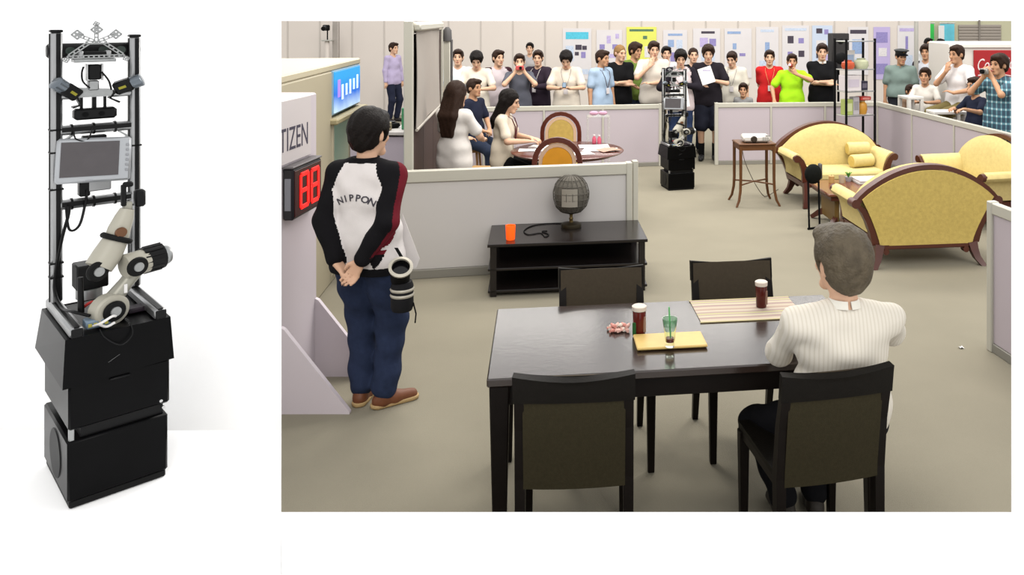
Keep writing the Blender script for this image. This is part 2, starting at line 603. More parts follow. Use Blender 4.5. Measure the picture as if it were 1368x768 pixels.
poster('white poster with a grey heading above the officer', 1199, 34, 1224, 106, 'w', [(.1, .05, .8, .06, 'v'), (.42, .2, .14, .24, 'p'), (.2, .55, .6, .3, 'b')])

# ---- beyond the hall wall on the right: green-grey wall, banners, shutter
wr = thing('wall_back.003', 'grey-green far wall with a roller shutter on the right', None, kind='structure')
FY = 21.0
k = FY / F


def fx(x): return (x - PX) * k


def fz(y): return CAM_H - (y - PY) * k


b = MB(); b.box(((fx(1215) + fx(1395)) / 2, FY + 0.05, fz(28) / 2), (fx(1395) - fx(1215), 0.1, fz(28))); b.build('wall_face', mat('olive_cream_paint', (206, 203, 172), 0.7), wr, smooth=0)
for j in range(9):
    z = fz(33) - 0.035 - j * 0.075
    b = MB(); b.box(((fx(1280) + fx(1337)) / 2, FY - 0.02, z), (fx(1337) - fx(1280), 0.03, 0.07), 0.01); b.build('shutter_slat', mat('grey_shutter', (172, 162, 152), 0.5, 0.2), wr, smooth=0)
b = MB(); b.box((fx(1307.5), FY - 0.04, fz(45)), (0.04, 0.03, 0.7)); b.build('shutter_post', mat('grey_shutter_dark', (140, 132, 124), 0.5), wr, smooth=0)
for (nm, lab, x1, x2, c) in (('hanging_banner', 'bright green hanging banner at the far right wall', 1232, 1246, (60, 205, 90)), ('hanging_banner', 'sky blue hanging banner beside the grey shutter', 1254, 1273, (110, 205, 225))):
    t = thing(nm, lab, 'banner', (fx((x1 + x2) / 2), FY - 0.1, 0))
    b = MB(); b.sheet(lambda u, v: ((u - .5) * (x2 - x1) * k, 0.012 * math.sin(6 * u), 0.6 + v * (fz(32) - 0.6)), 6, 2, 0.004); b.build('cloth', mat('banner_' + str(c[0]), c, 0.7, noise=(4, 0.25)), t)
    b = MB(); b.tube([(-(x2 - x1) * k / 2 - .02, 0, fz(31)), ((x2 - x1) * k / 2 + .02, 0, fz(31))], 0.012, 8); b.build('hanging_bar', ALU, t)
    b = MB(); b.box((0, 0, 0.03), (0.3, 0.2, 0.06), 0.01); b.tube([(0, 0.03, 0.05), (0, 0.03, fz(31))], 0.012, 8); b.build('stand', ALU, t)
t = thing('white_board', 'white board between the green and the blue banner', 'board', (fx(1250), FY - 0.4, 0))
b = MB(); b.box((0, 0, fz(34) / 2), (0.14, 0.03, fz(34)), 0.004); b.build('board', PAPER, t); b = MB(); b.box((0, 0, 0.02), (0.2, 0.2, 0.04), 0.006); b.build('foot', ALU, t)

# slim pole where the hall wall ends
t = thing('slim_pole', 'slim grey pole beside the officer at the end of the white wall', 'pole', ((1224 - PX) / F * 13.75, 13.75, 0))
b = MB(); b.tube([(0, 0, 0), (0, 0, 2.16)], 0.036, 12); b.build('pole', mat('grey_pole', (188, 186, 178), 0.4, 0.3), t)
b = MB(); b.lathe([(0.12, 0), (0.12, 0.02), (0.05, 0.05), (0.04, 0.06)], 16); b.build('base', mat('grey_pole', (188, 186, 178), 0.4, 0.3), t)

# grey steel column and wall loudspeaker at the far left
t = thing('steel_column', 'grey steel column against the far wall above the blue-lit machine', 'column', ((449 - PX) / F * 18.3, 18.3, 0))
b = MB(); b.box((0, 0, 1.07), (0.13, 0.1, 2.14), 0.008); b.build('column', mat('grey_column', (176, 168, 160), 0.5, 0.3), t)
t = thing('wall_camera', 'black camera on a white post at the far left wall', 'camera', ((437 - PX) / F * 18.2, 18.2, 0))
b = MB(); b.tube([(0, 0, 0), (0, 0, 1.72)], 0.05, 12); b.build('post', HALL, t)
b = MB(); b.box((0.02, 0, 1.72), (0.22, 0.2, 0.03), 0.006); b.build('tray', mat('grey_pole', (188, 186, 178), 0.4, 0.3), t)
b = MB(); b.box((-.02, 0, 2.0), (0.13, 0.13, 0.13), 0.02); b.build('camera_body', MATTE, t)
b = MB(); b.tube([(-.02, -.05, 2.0), (-.02, -.17, 1.98)], [0.055, 0.05], 14); b.build('lens', BLACK, t)
b = MB(); b.tube([(0, 0.02, 1.72), (0, 0.02, 1.95)], 0.015, 8); b.build('mount', MATTE, t)

t = thing('paper_scrap', 'tiny white scrap on the carpet near the right partition end', 'scrap', ((1284 - PX) / F * 5.5, 5.5, 0.001), R(20))
b = MB(); b.sheet(lambda u, v: (.035 * (u - .5), .028 * (v - .5), .006 + .006 * math.sin(5 * u + 2 * v)), 4, 4, .001); b.build('scrap', PAPER, t)
# ================================================================== furniture of the arena
ROOM = R(7.5)
TABLEWOOD = mat('espresso_table_wood', (50, 39, 34), 0.17, noise=(10, 0.3), bump=(40, 0.015), spec=0.7)
CHAIRWOOD = mat('espresso_chair_wood', (21, 16, 13), 0.4, noise=(12, 0.3), spec=0.12)
LEATHER = mat('black_brown_leather', (19, 16, 12), 0.5, noise=(30, 0.2), bump=(160, 0.08), spec=0.1)
WEAVE = mat('taupe_woven_panel', (54, 49, 34), 0.75, noise=(90, 0.25), bump=(400, 0.2), spec=0.08)

# ---- dining table 1.58 x 0.81 x 0.74, origin at its front left corner on the floor
T0 = Vector((-0.645, 3.332, 0))
TR = R(7.3)
TM = Matrix.Translation(T0) @ Matrix.Rotation(TR, 4, 'Z')
TL_, TD_ = 1.70, 0.82
dt = thing('dining_table', 'dark espresso dining table with a reflective top and tapered legs', 'table', T0, TR)
b = MB(); b.box((TL_ / 2, TD_ / 2, .722), (TL_, TD_, .036), .006); b.build('tabletop', TABLEWOOD, dt, smooth=0)
for (x, y, w, d) in ((TL_ / 2, .045, TL_ - .14, .022), (TL_ / 2, TD_ - .045, TL_ - .14, .022), (.045, TD_ / 2, .022, TD_ - .14), (TL_ - .045, TD_ / 2, .022, TD_ - .14)):
    b = MB(); b.box((x, y, .66), (w, d, .088), .004); b.build('apron', CHAIRWOOD, dt, smooth=0)
for x in (.05, TL_ - .05):
    for y in (.05, TD_ - .05):
        b = MB(); b.box((x, y, .352), (.082, .082, .704), .006, taper=(.62, .62)); b.build('leg', CHAIRWOOD, dt, smooth=0)


# ---- dining chairs; origin on the floor under the seat's middle, the sitter looks to -y
def make_chair():
    t = thing('dining_chair', '', 'chair')
    w, d, H = .455, .45, .865
    lean = .055
    b = MB()
    b.sheet(lambda u, v: ((u - .5) * (w - .01), (v - .5) * (d - .01), .452 + .012 * (1 - (2 * u - 1) ** 4) * (1 - (2 * v - 1) ** 4)), 8, 8, .03)
    b.build('seat', LEATHER, t)
    for (x, y, sx, sy) in ((0, -d / 2 + .02, w - .06, .022), (-w / 2 + .02, 0, .022, d - .05), (w / 2 - .02, 0, .022, d - .05)):
        b = MB(); b.box((x, y, .408), (sx, sy, .04), .003); b.build('seat_rail', CHAIRWOOD, t, smooth=0)
    for sx in (-1, 1):
        b = MB(); b.box((sx * (w / 2 - .022), -d / 2 + .022, .21), (.044, .044, .42), .004, taper=(.72, .72)); b.build('leg', CHAIRWOOD, t, smooth=0)
        b = MB(); b.strip([(sx * (w / 2 - .020), d / 2 + .035, 0), (sx * (w / 2 - .020), d / 2 - .015, .25), (sx * (w / 2 - .020), d / 2 - .018, .44), (sx * (w / 2 - .020), d / 2 + .008, .64), (sx * (w / 2 - .020), d / 2 + lean, H - .04)], [.030, .038, .040, .038, .036], [.032, .042, .044, .036, .026], (1, 0, 0))
        b.build('leg', CHAIRWOOD, t, smooth=0)

    def back(z0, z1, th, inset, crv):
        def fn(u, v):
            z = z0 + (z1 - z0) * v
            y = d / 2 - .004 + (lean + .004) * max(0, (z - .44) / (H - .44)) + crv * (1 - (2 * u - 1) ** 2)
            zz = z - (.014 * (1 - (2 * u - 1) ** 2) if v == 1 and z1 > H - .01 else 0)
            return ((u - .5) * (w - inset), y - th / 2, zz)
        return fn
    b = MB(); b.sheet(back(H - .105, H, .034, 0, .012), 12, 5, .034); b.build('top_rail', LEATHER, t)
    b = MB(); b.sheet(lambda u, v: tuple(Vector(back(.475, H - .012, .0, .02, .012)(u, v)) + Vector((0, -.019, 0))), 10, 6, .006); b.build('front_pad', mat('slate_brown_pad', (70, 61, 48), .6, noise=(60, .2), spec=.15), t)
    b = MB(); b.sheet(back(.405, H - .10, .018, .07, .012), 10, 6, .018); b.build('back_panel', WEAVE, t)
    return t


ch0 = make_chair()
# back edge of a chair whose back is at (x, y): the origin lies 0.28 ahead of the back along its facing


def chair_at(bx, by, rz):
    return (bx + .297 * math.sin(rz), by - .297 * math.cos(rz), 0)


GRP_CH = 'dark chairs round the dining table'
rz = PI + R(4)
ch0.location = chair_at(-.27, 3.09, rz); ch0.rotation_euler = (0, 0, rz)
tag(ch0, 'dark dining chair with its back to us at the near left end of the table', 'chair', GRP_CH)
rz = PI + R(13)
chair_man = dup(ch0, chair_at(.735, 3.13, rz), rz, 'dark dining chair the white-shirted man is sitting on')
rz = R(7.5)
dup(ch0, chair_at(-.245, 4.47, rz), rz, 'dark dining chair across the table before the black console')
dup(ch0, chair_at(.47, 4.60, rz), rz, 'dark dining chair across the table behind the striped placemat')


# ---- things on the table
def on_table(px_, py_, h=0.0):
    Y = F * (CAM_H - .74 - h) / (py_ - PY)
    return Vector(((px_ - PX) / F * Y, Y, .7405))


MATW = grad_mat('striped_placemat', 'Y', [(0.0, (184, 160, 142)), (.14, (204, 188, 166)), (.30, (176, 152, 142)), (.46, (212, 200, 170)), (.56, (184, 164, 152)), (.66, (196, 188, 140)), (.76, (180, 158, 146)), (.88, (206, 192, 172))], 0.8, freq=6.0)
a0, a1, a2, a3 = on_table(938, 430), on_table(1062, 423), on_table(1072, 403), on_table(916, 401)
t = thing('placemat', 'striped beige placemat at the far right of the dining table', 'placemat', (a0 + a1 + a2 + a3) / 4, TR)
b = MB(); b.sheet(lambda u, v: ((u - .5) * .52, (v - .5) * .30, .004 + .001 * math.sin(9 * u)), 10, 6, .004); b.build('mat', MATW, t)
for e in (-1, 1):
    b = MB(); b.box((0, e * .149, .003), (.53, .008, .006), .002); b.build('hem', mat('pale_hem', (222, 208, 160), 0.8), t)

BOARD = mat('yellow_wood_board', (228, 194, 118), 0.45, noise=(25, 0.1))
c0 = (on_table(858, 474) + on_table(948, 468) + on_table(930, 442) + on_table(843, 450)) / 4
t = thing('serving_board', 'pale yellow wooden serving board under the green glass', 'board', c0, TR)
b = MB(); b.box((0, 0, .010), (.315, .165, .012), .004); b.build('board', BOARD, t, smooth=0)
for e in (-1, 1):
    b = MB(); b.box((e * .13, 0, .003), (.02, .14, .006), .001); b.build('foot', BOARD, t, smooth=0)

GLASS = mat('clear_glass', (240, 245, 242), 0.02, trans=1.0)
GREENGLASS = mat('green_tinted_glass', (252, 255, 252), 0.04, trans=1.0)
GREENGLASS.node_tree.nodes['Principled BSDF'].inputs['Base Color'].default_value = (.86, .97, .88, 1)
p = on_table(895, 463, .016); p.z = .757
t = thing('tall_glass', 'tall flared green glass with a green straw and red drink', 'glass', p, 0)
b = MB()
outer = [(.0, .0), (.020, .0), (.021, .02), (.026, .07), (.034, .125)]
b.lathe(outer + [(.032, .125), (.024, .07), (.0185, .022), (.0, .020)], 20); b.build('bowl', GREENGLASS, t)
b = MB(); b.lathe([(.0, .0205), (.0182, .0225), (.0195, .038), (.0, .038)], 16); b.build('drink', mat('red_drink', (150, 50, 40), 0.2), t)
b = MB(); b.tube([(.004, 0, .024), (-.004, .004, .172)], .0035, 8); b.build('straw', mat('green_straw', (100, 190, 110), 0.4), t)
b = MB(); b.lathe([(.029, .09), (.0335, .124), (.031, .119), (.027, .09), (.029, .09)], 16, caps=False); b.build('green_band', mat('green_band', (120, 205, 140), 0.3, alpha=.3), t)


def jar(name, label, px_, py_, body, lid, h=.115, r=.029, green=False):
    p = on_table(px_, py_)
    t = thing(name, label, 'jar', p)
    b = MB(); b.lathe([(.0, .0), (r * .82, .0), (r * .9, .004), (r * .95, h * .5), (r, h - .012), (r * .9, h - .004), (.0, h - .004)], 22); b.build('body', body, t)
    b = MB(); b.lathe([(r * .9, h - .006), (r * 1.08, h - .006), (r * 1.1, h + .012), (r * .9, h + .016), (.0, h + .016)], 22); b.build('lid', lid, t)
    b = MB(); b.box((r * .8, -r * .62, h * .45), (.012, .004, h * .6), .001, M=None); b.build('glint_strip', mat('jar_glint', (150, 120, 104), 0.4), t)  # lighter strip paints a glint down the jar's side
    if green:
        b = MB(); b.box((-r * .72, -r * .72, h * .28), (.018, .006, h * .5), .002); b.build('green_label', mat('jar_green', (30, 90, 40), 0.5), t)
    return t


COFFEE = mat('brown_coffee_jar', (84, 30, 22), 0.15, noise=(30, 0.35))
LID = mat('off_white_lid', (226, 214, 200), 0.5)
jar('coffee_jar', 'dark brown tumbler with a white lid standing on the placemat', 1017, 411, COFFEE, LID).location.z += .0045
jar('coffee_jar', 'dark red-brown jar with a white lid behind the serving board', 854, 447, mat('dark_red_jar', (96, 28, 22), 0.15, noise=(30, 0.4)), LID, h=.12, r=.031, green=True)
# pink and white sweets beside the jar
CAND = [mat('sweet_pink', (236, 186, 172), 0.5), mat('sweet_white', (238, 222, 206), 0.5), mat('sweet_rose', (222, 150, 136), 0.5)]
p = on_table(829, 441)
for i in range(16):
    q = p + Vector((random.uniform(-.05, .05), random.uniform(-.035, .035), .0085 + (.013 if i > 10 else 0)))
    if i > 10: q = p + Vector(((i - 13) * .017, random.uniform(-.008, .008), .022))
    m_ = Matrix.Rotation(random.uniform(0, 3), 4, 'Z')
    b = MB(); b.ell((0, 0, 0), (.013, .010, .009), 10, 6, M=m_)
    for e in (-1, 1):
        b.tube([(e * .011, 0, 0), (e * .02, 0, .001)], [.003, .007], 6, M=m_)
    o = b.build('wrapped_sweet', CAND[i % 3], loc=q)
    tag(o, 'small %s wrapped sweet in the heap beside the dark jar' % ('pink', 'white', 'rose-red')[i % 3], 'sweet', 'wrapped sweets on the dining table')

# ---- black console (TV bench) with lamp, candle and cable
C0 = Vector((-1.249, 6.483, 0))
CR = R(7.6)
CW, CD, CH = 1.275, .64, .42
ct = thing('console_table', 'low black open-shelf console table against the pale partition', 'table', C0, CR)
CONS = mat('black_brown_veneer', (30, 25, 24), 0.22, noise=(12, 0.3), spec=0.4)
b = MB(); b.box((CW / 2, CD / 2, CH - .012), (CW, CD, .024), .003); b.build('tabletop', CONS, ct, smooth=0)
for (nm, z) in (('shelf', .215), ('shelf', .042)):
    b = MB(); b.box((CW / 2, CD / 2, z), (CW - .005, CD - .03, .02), .003); b.build(nm, CONS, ct, smooth=0)
for x in (.045, CW - .045):
    for y in (.04, CD - .04):
        b = MB(); b.box((x, y, .2), (.05, .05, .40), .003); b.build('leg', CONS, ct, smooth=0)
b = MB(); b.box((CW / 2, CD - .02, .22), (CW - .1, .014, .36), .002); b.build('back_board', mat('black_back_board', (26, 24, 24), 0.4, spec=.2), ct, smooth=0)
CMX = Matrix.Translation(C0) @ Matrix.Rotation(CR, 4, 'Z')


def on_cons(px_, py_):
    Y = F * (CAM_H - CH) / (py_ - PY)
    return Vector(((px_ - PX) / F * Y, Y, CH + .0005))


t = thing('table_lamp', 'grey wicker ball lamp on a brass foot on the black console', 'lamp', on_cons(763, 303))
BRASS = mat('dull_brass', (110, 92, 54), 0.35, 0.7)
b = MB(); b.lathe([(.0, 0), (.086, 0), (.088, .012), (.084, .03), (.05, .036), (.02, .042)], 26); b.build('base', mat('dark_bronze', (62, 55, 40), 0.35, 0.6), t)
b = MB(); b.lathe([(.019, .04), (.014, .06), (.019, .072), (.012, .085), (.016, .11), (.03, .118)], 16); b.build('stem', BRASS, t)
SHADE = mat('grey_wicker', (104, 99, 90), 0.8, noise=(70, 0.25), bump=(120, 0.3))
prof = [(.034, .118), (.088, .135), (.130, .178), (.152, .245), (.154, .30), (.136, .365), (.105, .41), (.065, .434), (.0, .442)]
b = MB(); b.lathe([(r_ * .93, z) for r_, z in prof], 28); sh = b.build('shade', SHADE, t)
for k in range(18):
    a = 2 * PI * k / 18
    b = MB(); b.tube([(r_ * math.cos(a), r_ * math.sin(a), z) for r_, z in prof], .0035, 5); b.build('wicker_rib', mat('grey_wicker_dark', (92, 88, 80), 0.8), sh)
for z, r_ in ((.15, .104), (.2, .139), (.25, .1525), (.3, .154), (.36, .138), (.41, .105)):
    b = MB(); b.tube([(r_ * math.cos(2 * PI * k / 24), r_ * math.sin(2 * PI * k / 24), z) for k in range(24)], .003, 5, closed=True); b.build('wicker_ring', mat('grey_wicker_dark', (92, 88, 80), 0.8), sh)
b = MB(); b.sheet(lambda u, v: (.153 * math.sin((u - .5) * .9), -.154 * math.cos((u - .5) * .9), .20 + .15 * v), 8, 4, .002); b.build('front_panel', mat('pale_paper_shade', (156, 150, 138), 0.8), sh)
t = thing('candle_glass', 'glowing orange candle glass on the left of the black console', 'candle', on_cons(682, 320))
b = MB(); b.lathe([(.0, 0), (.032, 0), (.036, .01), (.040, .115), (.037, .115), (.033, .014), (.0, .014)], 24); b.build('glass', mat('orange_glass', (255, 88, 24), 0.2, emit=0.75), t)
b = MB(); b.lathe([(.0, .015), (.030, .015), (.032, .06), (.0, .06)], 20); cw_ = b.build('wax', mat('orange_wax', (255, 130, 60), 0.5, emit=0.5), t)
b = MB(); b.tube([(0, 0, .06), (0, .002, .075)], .002, 6); b.build('wick', MATTE, cw_)
q = [on_cons(x, y) + Vector((0, 0, .004)) for x, y in ((757, 299), (735, 299), (712, 302), (700, 309), (706, 314), (722, 312), (728, 317), (733, 314), (724, 310), (731, 309))]
tag(cable('power_cable', q, .004, MATTE, None), 'black power cord of the wicker lamp lying on the console', 'cord')

# ---- round dining table in the far room with two arch-backed chairs
RTC = Vector((-.87, 9.12, 0))
CHERRY = mat('cherry_wood', (92, 38, 24), 0.22, noise=(8, 0.35), spec=0.5)
GOLD = mat('gold_yellow_fabric', (222, 152, 34), 0.7, noise=(12, 0.15))
GOLD2 = mat('pale_gold_fabric', (206, 176, 96), 0.7, noise=(25, 0.2))
rt = thing('round_table', 'round dark cherry table strewn with papers behind the pale partition', 'table', RTC)
b = MB(); b.lathe([(.0, .715), (.56, .715), (.61, .725), (.625, .74), (.61, .752), (.0, .752)], 48); b.build('tabletop', CHERRY, rt)
b = MB(); b.lathe([(.50, .695), (.52, .695), (.52, .716), (.50, .716)], 40); b.build('apron', CHERRY, rt)
b = MB(); b.lathe([(.0, .08), (.06, .08), (.075, .16), (.05, .3), (.09, .42), (.06, .6), (.12, .72), (.0, .72)], 20); ped = b.build('pedestal', CHERRY, rt)
for k in range(4):
    a = PI / 4 + k * PI / 2
    b = MB(); b.strip([(.04 * math.cos(a), .04 * math.sin(a), .2), (.22 * math.cos(a), .22 * math.sin(a), .16), (.40 * math.cos(a), .40 * math.sin(a), .02)], .06, .06, (-math.sin(a), math.cos(a), 0)); b.build('foot', CHERRY, ped)
for i, (dx, dy, w_, h_, a) in enumerate(((-.38, -.05, .30, .2, .1), (-.30, .2, .28, .2, -.2), (.28, .22, .34, .24, .15), (.36, -.02, .36, .26, -.1), (.18, -.28, .24, .2, .4))):
    b = MB(); b.sheet(lambda u, v: ((u - .5) * w_, (v - .5) * h_, .003 + .002 * math.sin(4 * u + 3 * v)), 4, 4, .0015)
    o = b.build('paper_sheet', PAPER, loc=RTC + Vector((dx, dy, .7525)), rz=a)
    tag(o, ['white sheet on the round table right before the seated woman', 'white sheet on the round table beside the far arched chair', 'white sheet at the back right of the round table', 'large white sheet at the right of the round table', 'white sheet behind the near arched chair'][i], 'paper', 'papers on the round table')
o = MB(); o.sheet(lambda u, v: ((u - .5) * .22, (v - .5) * .2, .004 + .012 * math.sin(2.4 * u)), 6, 3, .003)
tag(o.build('brochure', mat('tan_brochure', (190, 150, 130), 0.6), loc=RTC + Vector((.46, -.10, .7575)), rz=.5), 'tan brochure at the right edge of the round table', 'paper')
PINK = mat('pink_plastic', (214, 96, 120), 0.4)
for dx in (0, .06):
    t = thing('pink_bottle', 'small pink bottle on the round table %s' % ('nearer the arched chair' if dx == 0 else 'nearer the partition opening'), 'bottle', RTC + Vector((.27 + dx, .42 - dx * .4, .7525)))
    b = MB(); b.lathe([(.0, 0), (.022, 0), (.024, .01), (.024, .06), (.012, .08), (.012, .09), (.0, .09)], 14); b.build('body', PINK, t)
    b = MB(); b.lathe([(.0, .09), (.013, .09), (.013, .105), (.0, .105)], 12); b.build('cap', mat('cap_white', (226, 218, 214), .5), t)


def arch_chair(label, loc, rz, panel, s=1.0):
    """dining chair with a horseshoe back; sitter looks to -y"""
    t = thing('arched_chair', label, 'chair', loc, rz, None)
    W2, zt = .23 * s, 1.02

    def arch(r_, z0, y):
        pts = [(-r_, y, z0)]
        for k in range(13):
            a = PI - PI * k / 12
            pts.append((r_ * math.cos(a), y, zt - W2 * 1.0 + W2 * (r_ / W2) * math.sin(a)))
        pts.append((r_, y, z0))
        return pts
    b = MB(); b.strip(arch(W2, .44, .22), .045, .05, (0, 1, 0)); fr = b.build('back_frame', CHERRY, t)
    b = MB(); b.strip(arch(W2 - .055, .50, .215), .02, .035, (0, 1, 0)); b.build('inner_band', mat('cream_inlay', (226, 190, 160), 0.3), fr)
    pa = arch(W2 - .075, .50, .205)
    b = MB(); b.prism(pa, (0, .03, 0)); b.build('back_panel', panel, t)
    b = MB(); b.box((0, .21, .5), (2 * W2, .03, .07), .008); b.build('lower_rail', CHERRY, t)
    b = MB(); b.box((0, -.01, .455), (.46 * s, .44, .06), .025); b.build('seat', panel, t)
    b = MB(); b.box((0, -.01, .405), (.47 * s, .45, .055), .008); b.build('seat_frame', CHERRY, t)
    for sx in (-1, 1):
        b = MB(); b.tube([(sx * .2 * s, -.2, .39), (sx * .2 * s, -.2, .2), (sx * .2 * s, -.2, 0)], [.026, .024, .016], 10); b.build('leg', CHERRY, t)
        b = MB(); b.tube([(sx * .21 * s, .2, .42), (sx * .21 * s, .22, .2), (sx * .21 * s, .27, 0)], [.026, .023, .018], 10); b.build('leg', CHERRY, t)
    return t


arch_chair('near arched cherry chair with a plain orange-gold back panel', ((749 - PX) / F * 8.35, 8.26, 0), PI, GOLD, .96)
arch_chair('far arched cherry chair with a pale gold back behind the round table', ((750 - PX) / F * 10.3, 10.02, 0), 0, GOLD2, 1.0)
# plain wooden chair the seated woman uses
t = thing('wooden_chair', 'plain honey-coloured wooden chair under the seated woman', 'chair', (-1.86, 9.55, 0), -PI / 2 - .1)
HONEY = mat('honey_wood', (196, 150, 84), 0.45, noise=(10, 0.15))
b = MB(); b.box((0, 0, .445), (.42, .42, .03), .008); b.build('seat', HONEY, t)
for sx in (-1, 1):
    b = MB(); b.tube([(sx * .18, -.18, 0), (sx * .18, -.18, .43)], [.016, .02], 10); b.build('leg', HONEY, t)
    b = MB(); b.tube([(sx * .18, .19, 0), (sx * .18, .2, .45), (sx * .18, .25, .86)], [.016, .02, .016], 10); b.build('leg', HONEY, t)
for z in (.62, .72, .82):
    b = MB(); b.box((0, .2 + (z - .45) * .12, z), (.36, .02, .05), .006); b.build('back_slat', HONEY, t)
# clear acrylic stand with a pink ribbon at the partition
t = thing('acrylic_stand', 'tall clear plastic stand with a pink bow at the lilac partition', 'stand', ((799 - PX) / F * 11.0, 11.0, 0), R(8))
ACR = mat('clear_acrylic', (232, 232, 222), 0.06, alpha=.28)
for x in (-.14, .14):
    b = MB(); b.box((x, 0, .46), (.02, .2, .9), .003); b.build('side_panel', ACR, t, smooth=0)
for z in (.015, .45, .9):
    b = MB(); b.box((0, 0, z), (.30, .2, .02), .003); b.build('shelf', ACR, t, smooth=0)
for e in (-1, 1):
    b = MB(); b.ell((e * .06, -.05, .945), (.06, .025, .03), 10, 6); b.build('bow_loop', mat('pink_ribbon', (222, 170, 196), 0.5), t)

# ---- settees with camel backs, scrolled arms and sabre legs
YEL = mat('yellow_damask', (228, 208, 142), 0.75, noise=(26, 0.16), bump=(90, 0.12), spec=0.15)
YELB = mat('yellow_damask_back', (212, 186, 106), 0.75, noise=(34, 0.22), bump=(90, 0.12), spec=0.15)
MAHO = mat('mahogany', (84, 36, 20), 0.32, noise=(7, 0.4), spec=0.5)


def make_settee():
    """origin on the floor under the middle; front to -y. 1.42 wide, 0.74 deep, 0.9 high"""
    t = thing('settee', '', 'settee')
    d0, d1 = -.34, .34           # front and back
    hw = .50                     # half width between arms
    zs = .40
    # seat
    b = MB(); b.box((0, -.02, zs - .055), (2 * hw + .02, .64, .11), .03); b.build('seat', YEL, t)
    b = MB(); b.box((0, d0 + .015, .255), (2 * hw + .02, .045, .06), .008); b.build('front_rail', MAHO, t)
    b = MB(); b.box((0, d1 + .005, .178), (.93, .05, .05), .008); b.build('back_rail', MAHO, t)
    for e in (-1, 1):
        b = MB(); b.box((e * (hw + .0), 0, .25), (.04, .60, .06), .006); b.build('side_rail', MAHO, t)

    def top(x):                  # crest height over the width
        q = min(1, abs(x) / .66)
        return .565 + .325 * (1 - q * q) ** .85
    # upholstered back (slightly raked)
    n = 20
    def yb(z): return d1 - .045 + .12 * max(0, z - .25)
    poly = []
    bb = MB()
    def front(u, v):
        x = (u - .5) * 2 * .60
        xx = x * (.80 + .20 * v)
        z = .36 + (top(x) - .035 - .36) * v
        bulge = .035 * (1 - (2 * u - 1) ** 4) * (1 - (2 * v - 1) ** 4)
        return (xx, yb(z) - .05 - bulge, z)
    def rear(u, v):
        x = (u - .5) * 2 * .60
        xx = x * (.72 + .30 * v ** 1.3)
        z = .19 + (top(x) - .025 - .19) * v
        return (xx, yb(z) + .045, z)
    bb.sheet(front, n, 8, -.09); bb.build('back_cushion', YEL, t)
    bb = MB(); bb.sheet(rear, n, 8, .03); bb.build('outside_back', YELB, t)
    # crest rail
    cp = []
    for k in range(25):
        x = -.665 + 1.33 * k / 24
        z = top(x)
        cp.append((x, yb(z) + .01, z))
    W_ = [.10] * 25
    b = MB(); b.strip(cp, W_, [.042 if 2 < k < 22 else .05 for k in range(25)], (0, 1, 0)); cr = b.build('crest_rail', MAHO, t)
    for e in (-1, 1):
        b = MB(); b.tube([(e * .665, yb(.58) - .05, .572), (e * .665, yb(.58) + .065, .572)], .04, 16); b.build('crest_scroll', MAHO, cr)
        # rear stile curving from the scroll down to the rail and out into a sabre leg
        st = [(e * .645, .555), (e * .585, .50), (e * .53, .42), (e * .485, .32), (e * .46, .20)]
        b = MB(); b.strip([(x, yb(z) + .03, z) for x, z in st], .07, [.03, .055, .075, .085, .08], (0, 1, 0)); b.build('rear_stile', MAHO, t)
        b = MB(); b.strip([(e * .435, d1 + .0, .20), (e * .445, d1 + .015, .14), (e * .465, d1 + .04, .07), (e * .51, d1 + .08, .0)], [.07, .065, .055, .05], [.085, .07, .055, .04], (0, 1, 0)); b.build('leg', MAHO, t)
        b = MB(); b.tube([(e * .375, d1 - .025, .135), (e * .375, d1 + .03, .135)], .028, 12); b.build('bracket_scroll', MAHO, t)
        b = MB(); b.strip([(e * .49, d0 + .02, .275), (e * .495, d0 - .005, .19), (e * .51, d0 - .04, .09), (e * .535, d0 - .09, .0)], [.07, .065, .055, .05], [.085, .07, .055, .04], (1, 0, 0)); b.build('leg', MAHO, t)
        # arm: inner pad rising and rolling outward
        prof = [(hw - .03, .30), (hw - .035, .42), (hw - .015, .50), (hw + .01, .56), (hw + .045, .60), (hw + .09, .615), (hw + .13, .595), (hw + .145, .555), (hw + .125, .52), (hw + .09, .51), (hw + .06, .46), (hw + .04, .38), (hw + .03, .30)]
        b = MB(); b.prism([(e * x, d0 + .035, z) for x, z in prof], (0, .62, 0)); b.build('arm', YEL, t, smooth=50)
        # wooden arm front following the scroll
        fp = [(hw + .0, .29), (hw + .0, .38), (hw + .015, .46), (hw + .045, .53), (hw + .08, .572), (hw + .115, .575)]
        b = MB(); b.strip([(e * x, d0 + .02, z) for x, z in fp], .045, [.075, .075, .07, .06, .05, .035], (0, 1, 0)); fr = b.build('arm_front', MAHO, t)
        b = MB(); b.tube([(e * (hw + .10), d0 - .005, .562), (e * (hw + .10), d0 + .045, .562)], .042, 16); b.build('arm_scroll', MAHO, fr)
    return t


def roll(label, loc, rz, ln=.3, r=.075, tilt=0):
    t = thing('bolster', label, 'bolster', loc, rz)
    b = MB(); b.tube([(-ln / 2, 0, 0), (-ln / 2 + .012, 0, 0), (ln / 2 - .012, 0, 0), (ln / 2, 0, 0)], [r - .012, r, r, r - .012], 22); b.build('cover', YEL, t)
    for e in (-1, 1):
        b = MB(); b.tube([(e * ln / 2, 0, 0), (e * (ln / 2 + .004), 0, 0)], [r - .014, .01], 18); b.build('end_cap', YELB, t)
    return t


